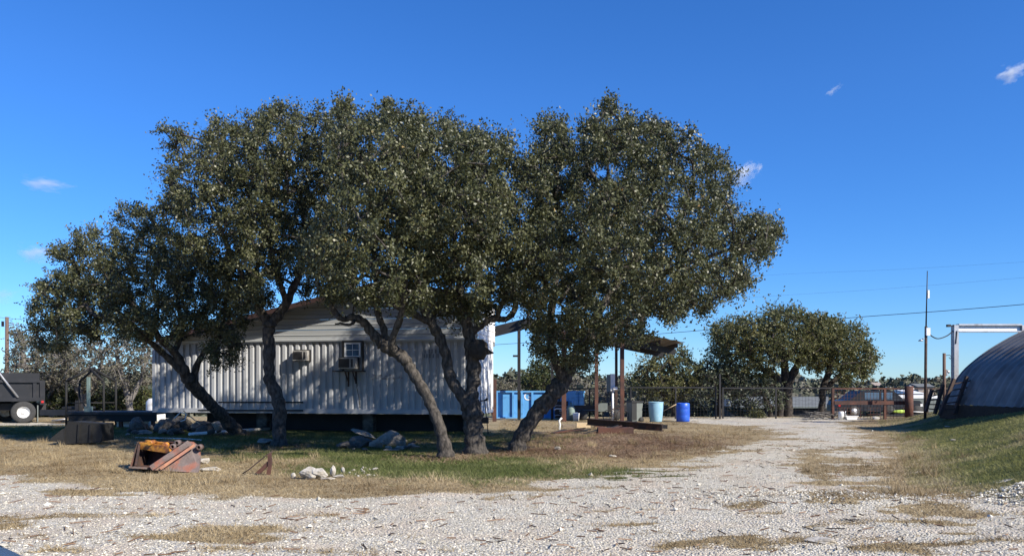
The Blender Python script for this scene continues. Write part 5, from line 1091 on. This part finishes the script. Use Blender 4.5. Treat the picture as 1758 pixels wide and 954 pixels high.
def farhouse(label, px, py0, py1, w, Y, wall, roof, name='distant_house'):
    x = PX(px, Y); g = tz(x, Y); z0 = EYE-(py1-HZ)/FP*Y; z1 = EYE-(py0-HZ)/FP*Y; t = thing(name, label, 'house', (x, Y, g)); W_ = w/FP*Y; h = z1-z0
    m = MB(); m.b2((-W_/2, 0, -2), (W_/2, 8, z0-g+h*.5)); m.build('wall', wall, t); m = MB(); m.prism([(-W_/2-.4, -.4, z0-g+h*.5), (-W_/2-.4, 8.4, z0-g+h*.5), (-W_/2-.4, 4, z1-g)], (W_+.8, 0, 0)); m.build('roof', roof, t)
    for k in range(3):
        xx = -W_/2+W_*(k+.5)/3; m = MB(); m.b2((xx-.5, -.05, z0-g), (xx+.5, -.002, z0-g+h*.3)); m.build('window', 'glass', t)
farhouse('distant pale house on the ridge left of the mast', 1514, 656, 667, 20, 300, 'pale_wall', 'tan_wall')
farhouse('distant tan house on the ridge directly behind the mast', 1590, 658, 669, 26, 240, 'tan_wall', 'shingle')
farhouse('small white gabled shed beyond the rusty fence', 1576, 669, 682, 16, 110, 'dark_wall', 'white_paint', 'white_shed')
farhouse('distant pale house low on the far ridge', 1546, 660, 668, 14, 330, 'pale_wall', 'shingle')
def car(label, px, Y, L_, mat, zoff=0, H=1.5):
    x = PX(px, Y); p = Vector((x, Y, tz(x, Y)+zoff)); t = thing('parked_car', label, 'car', p)
    body = [(-L_/2, .35), (L_/2, .35), (L_/2, .8), (L_/2-.15, .95), (L_*.28, 1.0), (L_*.16, H), (-L_*.22, H), (-L_*.36, 1.0), (-L_/2+.1, .92), (-L_/2, .7)]
    m = MB(); m.prism([(a, -.85, b) for a, b in body], (0, 1.7, 0)); m.build('body', mat, t)
    for a, b in ((-L_*.19, -.02*L_), (.01*L_, .14*L_)):
        m = MB(); m.b2((a, -.865, 1.03), (b, -.852, H-.1)); m.build('window', 'glass', t)
    for xx in (-L_*.32, L_*.32):
        m = MB(); m.lathe((xx, -.88, .33), [(.001, 0), (.33, 0), (.33, .2), (.001, .2)], 18, 'y'); wl = m.build('wheel', 'rubber', t); m = MB(); m.lathe((xx, -.89, .33), [(.001, 0), (.2, 0), (.2, .02)], 14, 'y'); m.build('rim', 'steel', wl)
    m = MB(); m.b2((L_/2-.12, -.87, .62), (L_/2+.012, -.6, .78)); m.build('headlight', 'white_plastic', t); m = MB(); m.b2((-L_/2-.012, -.87, .62), (-L_/2+.12, -.6, .8)); m.build('tail_light', 'red_lens', t)
car('black car parked just beyond the rusty mesh fence', 1500, 46, 4.7, 'black_paint', -.0, 1.5)
car('pale grey car parked far beyond the fence right of the mast', 1604, 66, 4.0, 'bin_grey', .3, 1.4)
t = thing('kayak', 'yellow-green slim boat shell behind the rusty fence', 'boat', P(1547, 706, 43)); m = MB(); m.lathe((0, 0, 0), [(.001, -.45), (.06, -.35), (.1, 0), (.06, .35), (.001, .6)], 10, 'x'); m.build('hull', 'yellow_green', t)
m = MB(); m.tube([(.4, 0, 0), (1.2, 0, -.03)], .025, 6); m.build('paddle', 'white_plastic', t)
t = thing('boat_trailer', 'dark low trailer frame carrying the slim boat shell', 'trailer', gp(1545, 43.2)); m = MB(); zz_ = P(1547, 706, 43).z-tz(t.location.x, 43.2)-.14; m.b2((-1.2, -.2, zz_-.1), (1.6, 1.0, zz_)); m.build('frame', 'black_metal', t)
for xx in (-.6, .9): m = MB(); m.lathe((xx, -.1, .3), [(.001, 0), (.3, 0), (.3, .15), (.001, .15)], 16, 'y'); m.build('wheel', 'rubber', t)
t = thing('pale_trailer', 'grey box trailer with a white top edge right of the round rusty post', 'trailer', gp(1572, 47)); m = MB(); m.b2((-2.0, 0, .3), (1.2, 1.8, 1.1)); m.build('box', 'bin_grey', t); m = MB(); m.b2((-2.05, -.04, 1.102), (1.25, 1.84, 1.3)); m.build('lid', 'white_paint', t)
for xx in (-1.2, .4): m = MB(); m.lathe((xx, -.14, .3), [(.001, 0), (.3, 0), (.3, .13), (.001, .13)], 16, 'y'); m.build('wheel', 'rubber', t)

# ------------------------------------------------------------------ car bonnet corner, bottom left
Yc = 2.9; t = thing('parked_car', 'blue-grey car whose bonnet corner shows at the bottom left', 'car', (-2.2, Yc-.93, .15))
vs = []; fs = []; nu, nv2 = 14, 14
for i in range(nu):
    for j in range(nv2):
        u = i/(nu-1); v = j/(nv2-1)
        X_ = -.75+1.5*u; Yv = -1.5+2.5*v*(1-.16*(2*u-1)**2*1.0)
        vs.append((X_, Yv, .99-.10*abs(2*u-1)**3-.16*max(0, v-.55)**1.6*2.2))
for i in range(nu-1):
    for j in range(nv2-1): fs.append((i*nv2+j, (i+1)*nv2+j, (i+1)*nv2+j+1, i*nv2+j+1))
m = MB(); m.add(vs, fs, True); bn = m.build('bonnet', 'car_blue', t)
rim = [vs[i*nv2+nv2-1] for i in range(nu)]; m = MB(); v2 = []; f2 = []
for (a, b, c) in rim: v2 += [(a, b, c-.004), (a, b+.07, c-.16), (a, b+.06, .35)]
for i in range(nu-1):
    for k in range(2): f2.append((3*i+k, 3*i+3+k, 3*i+4+k, 3*i+1+k))
m.add(v2, f2, True); m.build('bumper', 'car_blue', t)
m = MB(); m.b2((.752, -1.5, .3), (.9, .75, .86)); m.b2((-.9, -1.5, .3), (-.752, .75, .86)); m.build('fender', 'car_blue', t)
for xx in (-.8, .8): m = MB(); m.lathe((xx-.1, .15, .33), [(.001, 0), (.33, 0), (.33, .2), (.001, .2)], 20, 'x'); m.build('wheel', 'rubber', t)

# ------------------------------------------------------------------ small clouds
def cloudmat(dens):
    m = bpy.data.materials.new('cloud_vapour'); m.use_nodes = True; n = m.node_tree; n.nodes.clear(); out = n.nodes.new('ShaderNodeOutputMaterial'); pv = n.nodes.new('ShaderNodeVolumePrincipled')
    tc = n.nodes.new('ShaderNodeTexCoord'); nz = n.nodes.new('ShaderNodeTexNoise'); nz.inputs['Scale'].default_value = 1.9; nz.inputs['Detail'].default_value = 5
    n.links.new(tc.outputs['Object'], nz.inputs['Vector']); ln = n.nodes.new('ShaderNodeVectorMath'); ln.operation = 'LENGTH'; n.links.new(tc.outputs['Object'], ln.inputs[0])
    a = n.nodes.new('ShaderNodeMath'); a.operation = 'MULTIPLY_ADD'; a.inputs[1].default_value = 2.6; a.inputs[2].default_value = -.75; n.links.new(nz.outputs[0], a.inputs[0])
    b = n.nodes.new('ShaderNodeMath'); b.operation = 'SUBTRACT'; n.links.new(a.outputs[0], b.inputs[0]); n.links.new(ln.outputs['Value'], b.inputs[1])
    c = n.nodes.new('ShaderNodeMath'); c.operation = 'MULTIPLY'; c.use_clamp = False; c.inputs[1].default_value = dens; n.links.new(b.outputs[0], c.inputs[0])
    d = n.nodes.new('ShaderNodeMath'); d.operation = 'MAXIMUM'; d.inputs[1].default_value = 0; n.links.new(c.outputs[0], d.inputs[0])
    n.links.new(d.outputs[0], pv.inputs['Density']); pv.inputs['Color'].default_value = (1, 1, 1, 1); pv.inputs['Anisotropy'].default_value = .1; n.links.new(pv.outputs[0], out.inputs['Volume']); return m
for i, (px, py, w, h, dn, lb) in enumerate(((74, 315, 60, 16, .03, 'thin wispy cloud high at the left edge'), (62, 434, 52, 22, .028, 'faint wispy cloud left of the trees'), (1275, 297, 38, 26, .06, 'small white cloud touching the right oak crown'), (1738, 124, 36, 20, .05, 'small white cloud near the top right corner'), (1430, 155, 14, 7, .03, 'tiny faint cloud high over the right field'), (0, 508, 36, 18, .015, 'very faint cloud above the utility pole'))):
    Yc_ = 2400; bm = bmesh.new(); bmesh.ops.create_icosphere(bm, subdivisions=3, radius=1); me = bpy.data.meshes.new('cloud'); bm.to_mesh(me); bm.free()
    o = bpy.data.objects.new('cloud', me); COL.objects.link(o); o.location = P(px, py, Yc_); o.scale = (w/FP*Yc_, 60, h/FP*Yc_); me.materials.append(cloudmat(dn)); tag(o, lb, 'cloud'); o.rotation_euler = (0, R(8 if i < 2 else -10), 0)
